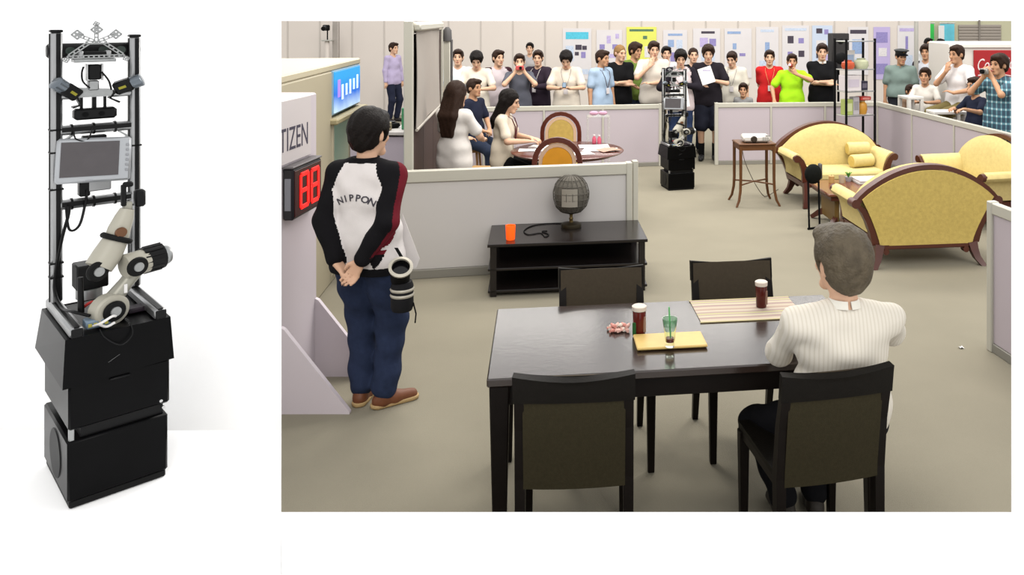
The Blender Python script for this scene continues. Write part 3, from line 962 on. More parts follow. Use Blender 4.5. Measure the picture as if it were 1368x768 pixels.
st1 = make_settee()
GRP_ST = 'yellow settees round the coffee table'
A1 = R(8)
st1.location = (2.31, 10.02, 0); st1.rotation_euler = (0, 0, A1)
tag(st1, 'yellow settee facing us at the back with two bolsters', 'settee', GRP_ST)
st3 = dup(st1, (2.455, 7.70, 0), PI + R(7), 'yellow settee turned away, showing its arched wooden back')
st2 = dup(st1, (3.64, 9.12, 0), R(-77), 'yellow settee on the right, side-on and cut off at the edge')
M1 = Matrix.Translation(st1.location) @ Matrix.Rotation(A1, 4, 'Z')
for i, (lx, ly, lz, rr, lab) in enumerate(((.30, -.065, .40 + .079, .25, 'yellow bolster lying on the seat in front of the other bolster'), (.31, .072, .40 + .205, .0, 'yellow bolster propped against the settee back and arm'))):
    roll(lab, M1 @ Vector((lx, ly, lz)), A1 + rr, .30 if i == 0 else .28, .078)

# ---- side table with projector
t = thing('side_table', 'small tall wooden side table with splayed feet under the projector', 'table', (1.288, 9.83, 0), R(7))
WALN = mat('walnut', (104, 66, 36), 0.35, noise=(9, 0.3))
b = MB(); b.box((0, 0, .725), (.45, .38, .022), .008); b.build('tabletop', WALN, t)
for (x, y, sx, sy) in ((0, -.165, .40, .02), (0, .165, .40, .02), (-.2, 0, .02, .32), (.2, 0, .02, .32)):
    b = MB(); b.box((x, y, .685), (sx, sy, .06), .003); b.build('apron', WALN, t)
for sx in (-1, 1):
    for sy in (-1, 1):
        b = MB(); b.tube([(sx * .2, sy * .165, .71), (sx * .2, sy * .165, .3), (sx * .205, sy * .17, .18), (sx * .225, sy * .185, .07), (sx * .26, sy * .21, .0)], [.020, .018, .017, .016, .013], 8); b.build('leg', WALN, t)
for s in (-1, 1):
    b = MB(); b.tube([(-.2, -.165 * s, .25), (0, 0, .262), (.2, .165 * s, .25)], .010, 8); b.build('stretcher', WALN, t)
pj = thing('projector', 'white projector on the wooden side table', 'projector', (1.30, 9.80, .7365), R(2))
b = MB(); b.box((0, 0, .048), (.32, .24, .075), .02); pb = b.build('casing', mat('projector_white', (226, 220, 212), 0.4), pj)
b = MB(); b.tube([(-.035, -.12, .048), (-.035, -.128, .048), (-.035, -.135, .048)], [.038, .038, .03], 20); b.build('lens', mat('lens_dark', (58, 48, 40), 0.15), pj)
for k in range(6):
    b = MB(); b.box((.07 + .014 * k, -.121, .048), (.006, .004, .05)); b.build('vent_slot', mat('vent_grey', (150, 146, 142), 0.5), pj)
b = MB(); b.box((.13, -.1, .094 - .006), (.05, .03, .006), .002); b.build('control_pad', mat('vent_grey', (150, 146, 142), 0.5), pj)
for sx in (-.12, .12):
    b = MB(); b.tube([(sx, -.08, 0), (sx, -.08, .014)], .012, 8); b.build('foot', BLACK, pj)
tag(cable('power_cable', [(1.25, 9.94, .77), (1.18, 10.1, .74), (1.20, 10.12, .5), (1.30, 10.12, .25), (1.42, 10.12, .05), (1.5, 10.2, .006), (1.7, 10.6, .006)], .005, mat('grey_cord', (120, 112, 100), 0.6), None), 'thin grey cord hanging behind the projector table', 'cord')

# ---- coffee table with its things
K0 = Vector((2.33, 8.86, 0))
KR = R(6)
t = thing('coffee_table', 'low mahogany coffee table with curved feet between the settees', 'table', K0, KR)
b = MB(); b.box((0, 0, .385), (1.0, .74, .03), .008); b.build('tabletop', mat('mahogany_top', (120, 72, 50), 0.2, noise=(6, 0.3), spec=0.5), t)
b = MB(); b.box((0, 0, .345), (.92, .66, .055), .006); b.build('frame', MAHO, t)
b = MB(); b.box((0, 0, .2), (.16, .5, .24), .02); b.build('pedestal', mat('olive_gold_veneer', (120, 92, 44), 0.4, noise=(8, .3)), t)
b = MB(); b.box((-.36, 0, .19), (.05, .46, .26), .01); b.build('end_panel', mat('olive_gold_veneer', (120, 92, 44), 0.4, noise=(8, .3)), t)
for sx in (-1, 1):
    for sy in (-1, 1):
        b = MB(); b.strip([(sx * .36, sy * .20, .10), (sx * .40, sy * .24, .075), (sx * .45, sy * .28, .03), (sx * .47, sy * .295, .018)], .05, [.07, .06, .045, .036], (-sy, sx, 0)); b.build('leg', MAHO, t)
KM = Matrix.Translation(K0) @ Matrix.Rotation(KR, 4, 'Z')


def on_coffee(x, y): return KM @ Vector((x, y, .4005))


t = thing('potted_plant', 'tiny green plant in a grey pot on the coffee table', 'plant', on_coffee(-.06, .27))
b = MB(); b.lathe([(.0, 0), (.03, 0), (.04, .05), (.036, .05), (.0, .04)], 14); b.build('pot', mat('grey_pot', (176, 172, 178), 0.5), t)
for k in range(9):
    a = k * 2.4
    b = MB(); b.strip([(0, 0, .04), (.015 * math.cos(a), .015 * math.sin(a), .075), (.04 * math.cos(a), .04 * math.sin(a), .10)], [.012, .026, .004], .003, (-math.sin(a), math.cos(a), 0)); b.build('leaf', mat('leaf_green', (88, 150, 54), 0.6), t)
for i, (x, y, w_, d_, h_, z, c, lab) in enumerate(((.18, .2, .40, .26, .024, 0, (206, 200, 196), 'thick grey-white magazine at the bottom of the stack on the coffee table'), (.17, .2, .36, .25, .02, .0245, (236, 226, 222), 'white magazine on top of the stack on the coffee table'))):
    t = thing('magazine', lab, 'magazine', on_coffee(x, y) + Vector((0, 0, z)), KR + .05 * i, 'magazines on the coffee table')
    b = MB(); b.box((0, 0, h_ / 2), (w_, d_, h_), .003); b.build('cover', mat('magazine_%d' % i, c, 0.4), t, smooth=0)
    b = MB(); b.box((.004, 0, h_ / 2), (w_ - .001, d_ + .002, h_ * .6)); b.build('page_block', PAPER, t, smooth=0)
t = thing('tan_candle', 'short tan candle between the black stand and the plant', 'candle', on_coffee(-.27, .22))
b = MB(); b.lathe([(.0, 0), (.03, 0), (.032, .07), (.026, .075), (.0, .07)], 16); b.build('wax', mat('tan_wax', (206, 166, 104), 0.5), t)
b = MB(); b.tube([(0, 0, .07), (0, 0, .085)], .002, 5); b.build('wick', MATTE, t)
t = thing('glass_tumbler', 'clear tumbler beside the green plant on the coffee table', 'glass', on_coffee(-.16, .20))
b = MB(); b.lathe([(.0, 0), (.03, 0), (.034, .08), (.031, .08), (.027, .008), (.0, .008)], 18); b.build('bowl', mat('frosted_glass', (214, 196, 170), 0.3, alpha=.75), t)
b = MB(); b.lathe([(.0, .009), (.027, .009), (.029, .04), (.0, .04)], 14); b.build('drink', mat('amber_drink', (206, 172, 120), 0.3), t)

# black padded thing on thin metal legs at the coffee table's corner
t = thing('black_stand', 'black round padded headrest on thin black metal legs before the settee', 'stand', (1.75, 8.62, 0), R(10))
b = MB(); b.ell((.0, 0, .575), (.095, .055, .105), 16, 10); b.build('pad', mat('black_cloth', (22, 24, 22), 0.85, noise=(30, .3), spec=.1), t)
b = MB(); b.box((.085, .02, .60), (.03, .07, .16), .01); b.build('side_shell', mat('slate_plastic', (84, 82, 82), 0.5), t)
for x in (-.055, .06):
    b = MB(); b.tube([(x, -.03, .012), (x, 0, .50)], .011, 8); b.build('leg', MATTE, t)
b = MB(); b.tube([(-.07, -.03, .012), (.11, .02, .012)], .011, 8); b.build('foot_bar', MATTE, t)
b = MB(); b.tube([(-.06, 0, .49), (.07, 0, .49)], .011, 8); b.build('cross_bar', MATTE, t)

# ---- black shelf rack with glass shelves
SR = R(24)
S0 = Vector((2.98, 11.75, 0))
t = thing('shelf_rack', 'slim black open rack with glass shelves in the corner', 'shelf', S0, SR)
SM = Matrix.Translation(S0) @ Matrix.Rotation(SR, 4, 'Z')
SW, SD = .50, .26
for x in (-SW / 2, SW / 2):
    for y in (-SD / 2, SD / 2):
        b = MB(); b.box((x, y, .96), (.028, .028, 1.92), .003); b.build('post', MATTE, t, smooth=0)
SHELF = mat('pale_glass_shelf', (214, 214, 206), 0.2, alpha=.75)
SZ = (.35, .83, 1.17, 1.48, 1.88)
for z in SZ:
    b = MB(); b.box((0, 0, z), (SW - .02, SD - .02, .014), .003); b.build('shelf', SHELF, t, smooth=0)
    for y in (-SD / 2, SD / 2):
        b = MB(); b.box((0, y, z), (SW, .012, .016)); b.build('shelf_rail', ALU, t, smooth=0)


def on_rack(x, y, k): return SM @ Vector((x, y, SZ[k] + .0075))


def lump(name, label, cat, loc, r, m, m2=None, rz=SR, kind='bag'):
    t = thing(name, label, cat, loc, rz)
    b = MB(); b.lathe([(.0, 0), (r[0] * .8, 0), (r[0], r[2] * .35), (r[0] * .92, r[2] * .75), (r[0] * .5, r[2] * .95), (.0, r[2])], 16, M=Matrix.Diagonal((1, r[1] / r[0], 1, 1))); b.build('body', m, t)
    b = MB(); b.lathe([(r[0] * .5, r[2] * .93), (r[0] * .6, r[2] * 1.04), (r[0] * .3, r[2] * 1.06), (.0, r[2] * 1.05)], 12, M=Matrix.Diagonal((1, r[1] / r[0], 1, 1))); b.build('top', m2 or m, t)
    return t


def carton(name, label, cat, loc, s, m, m2, rz=SR):
    t = thing(name, label, cat, loc, rz)
    b = MB(); b.box((0, 0, s[2] / 2), s, .006); b.build('box', m, t, smooth=0)
    b = MB(); b.box((0, -s[1] / 2 - .001, s[2] * .5), (s[0] * .7, .003, s[2] * .5)); b.build('front_label', m2, t, smooth=0)
    return t


lump('red_bowl', 'orange-red bowl on the upper shelf of the black rack', 'bowl', on_rack(-.12, 0, 3), (.10, .09, .12), mat('orange_red_glaze', (206, 92, 60), 0.35, noise=(20, .3)))
lump('pale_bundle', 'pale green round bundle beside the orange bowl on the rack', 'bundle', on_rack(.11, 0, 3), (.115, .10, .14), mat('pale_green_cloth', (196, 200, 168), 0.8, noise=(18, .2)))
carton('white_carton', 'wide white carton on the middle shelf of the rack', 'box', on_rack(-.085, .0, 2), (.27, .17, .22), mat('carton_white', (226, 218, 220), 0.7), mat('carton_lilac', (206, 196, 210), 0.7))
carton('dark_box', 'small dark blue box right of the white carton', 'box', on_rack(.15, .02, 2), (.12, .1, .13), mat('navy_box', (52, 48, 66), 0.6), mat('navy_label', (110, 104, 120), 0.6))
carton('green_carton', 'upright green carton on the rack beneath the white carton', 'box', on_rack(-.14, 0, 1), (.13, .12, .22), mat('lime_box', (176, 190, 110), 0.6), mat('lime_label', (214, 220, 170), 0.6))
carton('red_carton', 'flat red carton on the rack above the amber jar', 'box', on_rack(.145, -.0, 1) + Vector((0, 0, .20)), (.18, .14, .05), mat('red_box', (206, 66, 56), 0.6), mat('red_label', (230, 150, 140), 0.6))
carton('grey_carton', 'pale grey carton on the rack between green carton and amber jar', 'box', on_rack(-.01, .0, 1), (.11, .1, .25), mat('grey_box', (196, 190, 196), 0.6), mat('grey_label', (160, 156, 160), 0.6))
lump('amber_jar', 'amber jar on the rack under the red carton', 'jar', on_rack(.13, 0, 1), (.075, .07, .185), mat('amber_glass', (206, 150, 60), 0.3), mat('amber_lid', (230, 200, 150), 0.5))
carton('white_card', 'white card standing on the top shelf of the rack', 'card', on_rack(-.0, .105, 3), (.16, .02, .26), PAPER, mat('card_blue', (170, 190, 220), .7))

# tall black loudspeaker on a stand beyond the rack
t = thing('loudspeaker', 'tall black loudspeaker on a stand behind the black rack', 'speaker', ((1120 - PX) / F * 13.65, 13.65, 0), R(5))
b = MB(); b.box((0, 0, 1.66), (.29, .24, .60), .012); c_ = b.build('cabinet', mat('charcoal_cabinet', (52, 50, 50), 0.6, spec=.2), t)
b = MB(); b.tube([(0, -.121, 1.55), (0, -.126, 1.55)], [.1, .09], 20); b.build('woofer', BLACK, c_)
b = MB(); b.tube([(0, -.121, 1.83), (0, -.126, 1.83)], [.05, .04], 16); b.build('tweeter', BLACK, c_)
b = MB(); b.tube([(0, 0, .03), (0, 0, 1.37)], .02, 10); b.build('pole', MATTE, t)
b = MB(); b.lathe([(.2, 0), (.2, .02), (.03, .04), (.0, .04)], 18); b.build('base', MATTE, t)
# ================================================================== people: bodies grown from a signed distance field
def rot(ax, a):
    return np.array(Matrix.Rotation(a, 3, ax))


class Field:
    """union of rounded cones (optionally squashed ellipsoids) meshed as one continuous surface"""

    def __init__(self):
        self.p = []

    def cone(self, a, b, ra, rb, k=.03, lab=0, op=1, R_=None, sc=None):
        self.p.append((np.array(a, float), np.array(b, float), ra, rb, k, lab, op, R_, sc))
        return self

    def ell(self, c, r, R_=None, k=.03, lab=0, op=1):
        return self.cone(c, c, 1.0, 1.0, k, lab, op, R_, np.array(r, float))

    def mesh(self, res, cuts=(), disp=None):
        lo = np.array([9e9] * 3); hi = -lo
        for a, b, ra, rb, k, lab, op, R_, sc in self.p:
            if op < 0: continue
            e = (max(sc) * max(ra, rb) if sc is not None else max(ra, rb)) + .01
            lo = np.minimum(lo, np.minimum(a, b) - e); hi = np.maximum(hi, np.maximum(a, b) + e)
        lo -= 2.5 * res; hi += 2.5 * res
        n = np.ceil((hi - lo) / res).astype(int) + 1
        ax = [lo[i] + res * np.arange(n[i]) for i in range(3)]
        D = np.full(n, .3); RAW = np.full(n, 9.0); L = np.zeros(n, np.int8)
        for a, b, ra, rb, k, lab, op, R_, sc in self.p:
            e = (max(sc) * max(ra, rb) if sc is not None else max(ra, rb)) + k + 2 * res
            i0 = np.maximum(0, np.floor((np.minimum(a, b) - e - lo) / res).astype(int))
            i1 = np.minimum(n, np.ceil((np.maximum(a, b) + e - lo) / res).astype(int) + 1)
            if np.any(i1 <= i0): continue
            sl = tuple(slice(i0[i], i1[i]) for i in range(3))
            X = ax[0][sl[0]][:, None, None] - a[0]; Y = ax[1][sl[1]][None, :, None] - a[1]; Z = ax[2][sl[2]][None, None, :] - a[2]
            X, Y, Z = np.broadcast_arrays(X, Y, Z)
            if R_ is not None:
                M = R_.T
                X, Y, Z = (M[0, 0] * X + M[0, 1] * Y + M[0, 2] * Z, M[1, 0] * X + M[1, 1] * Y + M[1, 2] * Z, M[2, 0] * X + M[2, 1] * Y + M[2, 2] * Z)
            bv = b - a
            if R_ is not None: bv = R_.T @ bv
            if sc is not None and ra == 1.0 and rb == 1.0:      # ellipsoid
                q = np.sqrt((X / sc[0]) ** 2 + (Y / sc[1]) ** 2 + (Z / sc[2]) ** 2)
                g = np.sqrt((X / sc[0] ** 2) ** 2 + (Y / sc[1] ** 2) ** 2 + (Z / sc[2] ** 2) ** 2) + 1e-9
                d = q * (q - 1) / g
            else:
                if sc is not None:
                    X, Y, Z = X / sc[0], Y / sc[1], Z / sc[2]; bv = bv / sc
                l2 = float(bv @ bv)
                t = np.clip((X * bv[0] + Y * bv[1] + Z * bv[2]) / l2, 0, 1) if l2 > 1e-12 else np.zeros_like(X)
                d = np.sqrt((X - t * bv[0]) ** 2 + (Y - t * bv[1]) ** 2 + (Z - t * bv[2]) ** 2) - (ra + (rb - ra) * t)
                if sc is not None: d = d * min(sc)
            S = D[sl]
            if op > 0:
                h = np.maximum(k - np.abs(S - d), 0) / k
                D[sl] = np.minimum(S, d) - h * h * k / 4
                near = d < RAW[sl]
                RAW[sl] = np.where(near, d, RAW[sl]); L[sl] = np.where(near, lab, L[sl])
            else:
                h = np.maximum(k - np.abs(S + d), 0) / k
                D[sl] = np.maximum(S, -d) + h * h * k / 4
        G = (ax[0][:, None, None], ax[1][None, :, None], ax[2][None, None, :])
        if disp is not None: D = D + disp(*G)
        for c in cuts: D = np.maximum(D, c(*G))
        D[0] = D[-1] = .1; D[:, 0] = D[:, -1] = .1; D[:, :, 0] = D[:, :, -1] = .1
        s = D < 0
        cnt = sum(s[i:n[0] - 1 + i, j:n[1] - 1 + j, k:n[2] - 1 + k].astype(np.int8) for i in (0, 1) for j in (0, 1) for k in (0, 1))
        act = (cnt > 0) & (cnt < 8)
        I = np.argwhere(act)
        if len(I) == 0: return np.zeros((0, 3)), np.zeros((0, 4), int), np.zeros(0, int)
        idx = np.full(act.shape, -1); idx[act] = np.arange(len(I))
        cv = {}
        for c in [(i, j, k) for i in (0, 1) for j in (0, 1) for k in (0, 1)]:
            cv[c] = D[I[:, 0] + c[0], I[:, 1] + c[1], I[:, 2] + c[2]]
        acc = np.zeros((len(I), 3)); w = np.zeros(len(I))
        for c0 in cv:
            for a_ in range(3):
                if c0[a_]: continue
                c1 = list(c0); c1[a_] = 1; c1 = tuple(c1)
                d0, d1 = cv[c0], cv[c1]
                m = (d0 < 0) != (d1 < 0)
                t = np.where(m, d0 / np.where(m, d0 - d1, 1), 0)
                p = np.array(c0, float)[None] + t[:, None] * np.eye(3)[a_][None]
                acc += p * m[:, None]; w += m
        V = lo + res * (I + acc / w[:, None])
        Q = []
        for a_ in range(3):
            o1, o2 = (a_ + 1) % 3, (a_ + 2) % 3
            s0 = np.take(s, range(0, n[a_] - 1), a_); s1 = np.take(s, range(1, n[a_]), a_)
            E = np.argwhere(s0 != s1)
            E = E[(E[:, o1] > 0) & (E[:, o2] > 0)]
            e1, e2 = np.eye(3, dtype=int)[o1], np.eye(3, dtype=int)[o2]
            q = np.stack([idx[tuple((E - d).T)] for d in (0 * e1, e1, e1 + e2, e2)], 1)
            fl = s[tuple(E.T)]
            q = np.where(fl[:, None], q[:, ::-1], q)[:, ::-1]
            Q.append(q)
        Q = np.concatenate(Q); Q = Q[(Q >= 0).all(1)]
        return V, Q, L[I[:, 0], I[:, 1], I[:, 2]].astype(int)

    def build(self, name, mats, parent, res, cuts=(), disp=None, facemat=None, relax=1):
        V, Q, L = self.mesh(res, cuts, disp)
        for _ in range(relax):                       # one round of smoothing along the mesh
            S = np.zeros_like(V); c = np.zeros(len(V))
            for i in range(4):
                j = (i + 1) % 4
                np.add.at(S, Q[:, i], V[Q[:, j]]); np.add.at(c, Q[:, i], 1)
            V = V * .5 + .5 * S / np.maximum(c, 1)[:, None]
        me = bpy.data.meshes.new(name)
        me.vertices.add(len(V)); me.vertices.foreach_set('co', V.ravel())
        me.loops.add(Q.size); me.loops.foreach_set('vertex_index', Q.ravel())
        me.polygons.add(len(Q)); me.polygons.foreach_set('loop_start', np.arange(0, Q.size, 4)); me.polygons.foreach_set('loop_total', np.full(len(Q), 4))
        for m in (mats if isinstance(mats, (list, tuple)) else [mats]): me.materials.append(m)
        if isinstance(mats, (list, tuple)) and len(mats) > 1:
            fm = L[Q[:, 0]] if facemat is None else facemat(V[Q].mean(1), L[Q[:, 0]])
            me.polygons.foreach_set('material_index', np.clip(fm, 0, len(mats) - 1).astype(np.int32))
        me.update(calc_edges=True); me.validate()
        me.shade_smooth()
        o = bpy.data.objects.new(name, me)
        COL.objects.link(o); o.parent = parent
        return o


def ik(S, T, l1, l2, pole):
    S, T = np.array(S, float), np.array(T, float)
    d = T - S; L = np.linalg.norm(d); mx = (l1 + l2) * .995
    if L > mx: T = S + d / L * mx; d = T - S; L = mx
    u = d / L
    a = (l1 * l1 - l2 * l2 + L * L) / (2 * L)
    h = math.sqrt(max(0, l1 * l1 - a * a))
    p = np.array(pole, float); p = p - u * (p @ u); p /= (np.linalg.norm(p) + 1e-9)
    return S + u * a + p * h, T


SKIN = mat('skin_light', (224, 180, 150), 0.55, noise=(14, 0.06), spec=0.25)
SKIN2 = mat('skin_tan', (200, 152, 118), 0.55, noise=(14, 0.06), spec=0.25)
HAIRB = mat('hair_black', (24, 19, 17), 0.55, noise=(60, 0.4), bump=(90, 0.3), spec=0.1)
HAIRBR = mat('hair_dark_brown', (50, 34, 26), 0.55, noise=(60, 0.35), bump=(90, 0.3), spec=0.1)
HAIRG = mat('hair_grey_brown', (52, 44, 32), 0.6, noise=(22, 0.5), bump=(70, 0.4), rgb2=(112, 100, 80), spec=0.25)
EYEM = mat('eye_dark', (30, 22, 20), 0.3)
LIPM = mat('lip_rose', (180, 104, 90), 0.5)


def small(name, r, m):
    if name in SMALL: return SMALL[name]
    b = MB(); b.ell((0, 0, 0), r, 10, 6)
    o = b.build(name, m)
    SMALL[name] = o.data
    bpy.data.objects.remove(o)
    return SMALL[name]


SMALL = {}
# wrist targets in body coordinates: x to the person's left, -y forward, z up (1.72 m body)
POSES = {
    'down': dict(L=((.25, -.03, .87), (.6, .6, 0), (0, -.12, -1)), R=((-.25, -.03, .87), (-.6, .6, 0), (0, -.12, -1))),
    'crossed': dict(L=((-.07, -.235, 1.17), (.8, .2, -.6), (-1, .05, .1)), R=((.09, -.20, 1.13), (-.8, .2, -.6), (1, .15, .1))),
    'front_low': dict(L=((.07, -.24, 1.03), (.8, .5, -.3), (-.7, -.5, -.2)), R=((-.07, -.24, 1.03), (-.8, .5, -.3), (.7, -.5, -.2))),
    'device': dict(L=((.07, -.27, 1.17), (.8, .2, -.6), (-.5, -.7, .3)), R=((-.07, -.27, 1.17), (-.8, .2, -.6), (.5, -.7, .3))),
    'camera': dict(L=((.07, -.20, 1.47), (.7, -.2, -.8), (-.45, -.3, .85)), R=((-.07, -.20, 1.47), (-.7, -.2, -.8), (.45, -.3, .85))),
    'chin': dict(L=((-.05, -.20, 1.13), (.8, .2, -.6), (-1, .0, .2)), R=((-.07, -.18, 1.38), (-.6, -.4, -.8), (.35, .2, .9))),
    'drink': dict(L=((.06, -.20, 1.42), (.9, -.15, -.35), (-.5, .1, .8)), R=((-.30, -.20, .99), (-.7, .5, .1), (-.1, -.6, -.8))),
    'paper': dict(L=((.07, -.23, 1.22), (.8, .2, -.6), (-.8, -.3, .3)), R=((-.13, -.24, 1.14), (-.8, .2, -.6), (.6, -.6, .2))),
    'behind': dict(L=((.095, .165, .95), (.9, .35, .1), (-.72, .10, -.55)), R=((-.085, .185, .925), (-.9, .35, .1), (.75, .12, -.45))),
    'desk': dict(L=((.13, -.34, 1.10), (.7, .3, -.6), (-.5, -.8, 0)), R=((-.13, -.34, 1.10), (-.7, .3, -.6), (.5, -.8, 0))),
    'mouth': dict(L=((.10, -.22, 1.12), (.8, .2, -.6), (-.8, -.4, .3)), R=((-.04, -.19, 1.40), (-.6, -.3, -.8), (.2, .15, .95))),
    'reach': dict(L=((.20, -.40, 1.30), (.7, .3, -.6), (0, -1, -.1)), R=((-.14, -.30, 1.28), (-.7, .3, -.6), (.3, -1, -.1))),
}


def person(label, x, y, rz, height=1.72, pose='down', shirt=None, shirt_len=.82, sleeve='short', pants=None, shorts=False, hair='short', hairm=None, skin=None,
           head=(0, 0, 0), lean=0, sit=None, feet=None, res=.0132, hs=1.06, shoes=(40, 34, 32), wide=1.0, loose=.012, group=None, z=0.0, raglan=None, collar=None, belt=None,
           lanyard=None, legw=1.0, face=True, shirt_mats=None, facemat=None, over=None, shoe_sole=None, socks=None, roll=0.0, hair_long=0, folds=.003, knees=None, sdrop=0.0, toes=None):
    """a standing or seated figure; rz=0 faces -y; returns the root Empty and its parts"""
    skin = skin or SKIN
    t = thing('person', label, 'person', (x, y, z), rz, group)
    s = height / 1.72
    t.scale = (s, s, s)
    hz = .90 if sit is None else sit / s + .102
    Rt = rot('X', R(lean)) @ rot('Y', R(roll))
    O = np.array((0, 0, hz))

    def T(p): return O + Rt @ (np.array(p, float) - np.array((0, 0, .90)))
    P = POSES[pose] if isinstance(pose, str) else pose
    w = wide
    # ---- head frame
    Rh = Rt @ rot('Z', R(head[0])) @ rot('X', R(head[1])) @ rot('Y', R(head[2]))
    NB = T((0, .012, 1.455))
    HC = T((0, -.002, 1.50)) + Rh @ np.array((0, -.018, .112)) * (hs if hs < 1.05 else 1.0 + (hs - 1) * .55)

    def Hd(p): return HC + Rh @ (np.array(p, float) * hs)
    # ---- joints
    sh = {e: T((e * .165 * w, .005, 1.405 - sdrop)) for e in (-1, 1)}
    el, wr, hd = {}, {}, {}
    for e, kx in ((1, 'L'), (-1, 'R')):
        tg, pole, hdir = P[kx]
        el[e], wr[e] = ik(sh[e], T(tg), .275, .25, Rt @ np.array(pole))
        hd[e] = Rt @ np.array(hdir, float); hd[e] /= np.linalg.norm(hd[e])
    hip = {e: O + np.array((e * .088 * w, 0, 0)) for e in (-1, 1)}
    if feet is None:
        feet = {1: (.10, -.01, .085), -1: (-.10, .01, .085)} if sit is None else {1: (.12, -.42, .085), -1: (-.12, -.42, .085)}
    kn, an = {}, {}
    for e in (1, -1):
        kp = (e * .15, -1, .1) if knees is None else knees[e]
        kn[e], an[e] = ik(hip[e], feet[e], .43, .405, kp)
    # ---- body, one continuous surface
    f = Field()

    def torso(f, g, lab=0, k=.05, upper_only=False):
        f.cone(T((-.075 * w, .0, .955)), T((.075 * w, 0, .955)), .105 + g, .105 + g, k, lab, R_=Rt, sc=np.array((1, 1, 1.0)))
        f.ell(T((0, .005, 1.08)), (.134 * w + g, .100 + g, .16), Rt, k, lab)
        f.ell(T((0, .005, 1.25)), (.152 * w + g, .108 + g, .17), Rt, k, lab)
        f.cone(T((-.105 * w, .012, 1.37)), T((.105 * w, .012, 1.37)), .064 + g, .064 + g, k, lab)
        f.cone(T((-.06, .02, 1.42)), T((.06, .02, 1.42)), .045 + g * .8, .045 + g * .8, k, lab)
    torso(f, 0)
    f.cone(T((0, .014, 1.42)), HC + Rh @ np.array((0, .02, -.06)), .058, .052 * max(1, hs * .96), .035)
    for e in (1, -1):
        f.cone(T((e * .10 * w, .01, 1.385)), sh[e], .050, .047, .04)
        f.cone(sh[e], el[e], .046, .037, .03)
        f.cone(el[e], wr[e], .039, .026, .02)
        # hand: palm, four fingers and a thumb
        h = hd[e]
        fore = (wr[e] - el[e]); fore /= np.linalg.norm(fore)
        up = Rt @ np.array((0, 0, 1.0)) if abs(h[2]) < .8 else Rt @ np.array((0, -1.0, 0))
        pn = np.cross(h, np.cross(up, h)); pn /= np.linalg.norm(pn)          # back of the hand
        sd = np.cross(h, pn)                                               # across the palm
        curl = P.get('curl', .45)
        thumb_side = np.sign(sd @ (Rt @ np.array((-e, -.3, 0)))) or 1
        if P.get('thumb'): thumb_side = P['thumb'][e]
        for q in (-.024, 0, .024):
            f.cone(wr[e] + sd * q * .6, wr[e] + h * .078 + sd * q, .017, .0135, .012)
        for q, ln in ((-.033, .060), (-.011, .074), (.011, .077), (.033, .068)):
            b0 = wr[e] + h * .084 + sd * q * thumb_side * 1.0
            ln = ln * (1.0 if q * 1 else 1)
            d1 = h * math.cos(curl) - pn * math.sin(curl); d2 = h * math.cos(2 * curl) - pn * math.sin(2 * curl)
            m1 = b0 + d1 * ln * .55
            f.cone(b0, m1, .0098, .0092, .006).cone(m1, m1 + d2 * ln * .5, .0092, .0075, .006)
        tb = wr[e] + h * .022 + sd * thumb_side * .026 * 1.0
        td = h * .72 + sd * thumb_side * .62 - pn * .3; td /= np.linalg.norm(td)
        f.cone(tb, tb + td * .038, .014, .0115, .010).cone(tb + td * .038, tb + td * .045 + h * .028, .0112, .0085, .006)
        # legs and feet
        f.cone(hip[e], kn[e], .088, .056, .03)
        f.cone(kn[e], an[e], .055, .037, .03)
        fd = np.array((e * .12, -1, 0) if toes is None else (*toes[e], 0)); fd /= np.linalg.norm(fd)
        f.cone(an[e] - fd * .02 + np.array((0, 0, -.04)), an[e] + fd * .14 + np.array((0, 0, -.055)), .034, .022, .02)
    # head
    f.ell(Hd((0, .014, .030)), np.array((.074, .091, .086)) * hs, Rh, .02)
    f.ell(Hd((0, -.022, -.032)), np.array((.059, .068, .078)) * hs, Rh, .025)
    f.cone(Hd((-.018, -.066, -.092)), Hd((.018, -.066, -.092)), .022 * hs, .022 * hs, .02)
    f.cone(Hd((0, -.088, .012)), Hd((0, -.105, -.028)), .008 * hs, .0145 * hs, .010)
    f.cone(Hd((-.035, -.079, .030)), Hd((.035, -.079, .030)), .013 * hs, .013 * hs, .015)
    f.cone(Hd((-.014, -.085, -.060)), Hd((.014, -.085, -.060)), .010 * hs, .010 * hs, .008)
    for e in (1, -1):
        f.ell(Hd((e * .076, .012, -.004)), np.array((.012, .021, .033)) * hs, Rh, .008)
        f.ell(Hd((e * .040, -.062, -.020)), np.array((.022, .018, .022)) * hs, Rh, .015)
    body = f.build('body', skin, t, res)
    # ---- face
    if face:
        Mh = Matrix.Translation(HC) @ Matrix(Rh.tolist()).to_4x4() @ Matrix.Scale(hs, 4)
        for nm, r, m, spots in (('eye', (.0135, .007, .0068), EYEM, ((-.031, -.0815, .010), (.031, -.0815, .010))), ('eyebrow', (.020, .006, .0042), hairm or HAIRB, ((-.032, -.0905, .034), (.032, -.0905, .034))), ('mouth', (.022, .007, .006), LIPM, ((0, -.0935, -.060),))):
            for p in spots:
                o = bpy.data.objects.new(nm, small(nm + '_' + m.name, r, m))
                COL.objects.link(o); o.parent = t
                o.matrix_local = Mh @ Matrix.Translation(p)
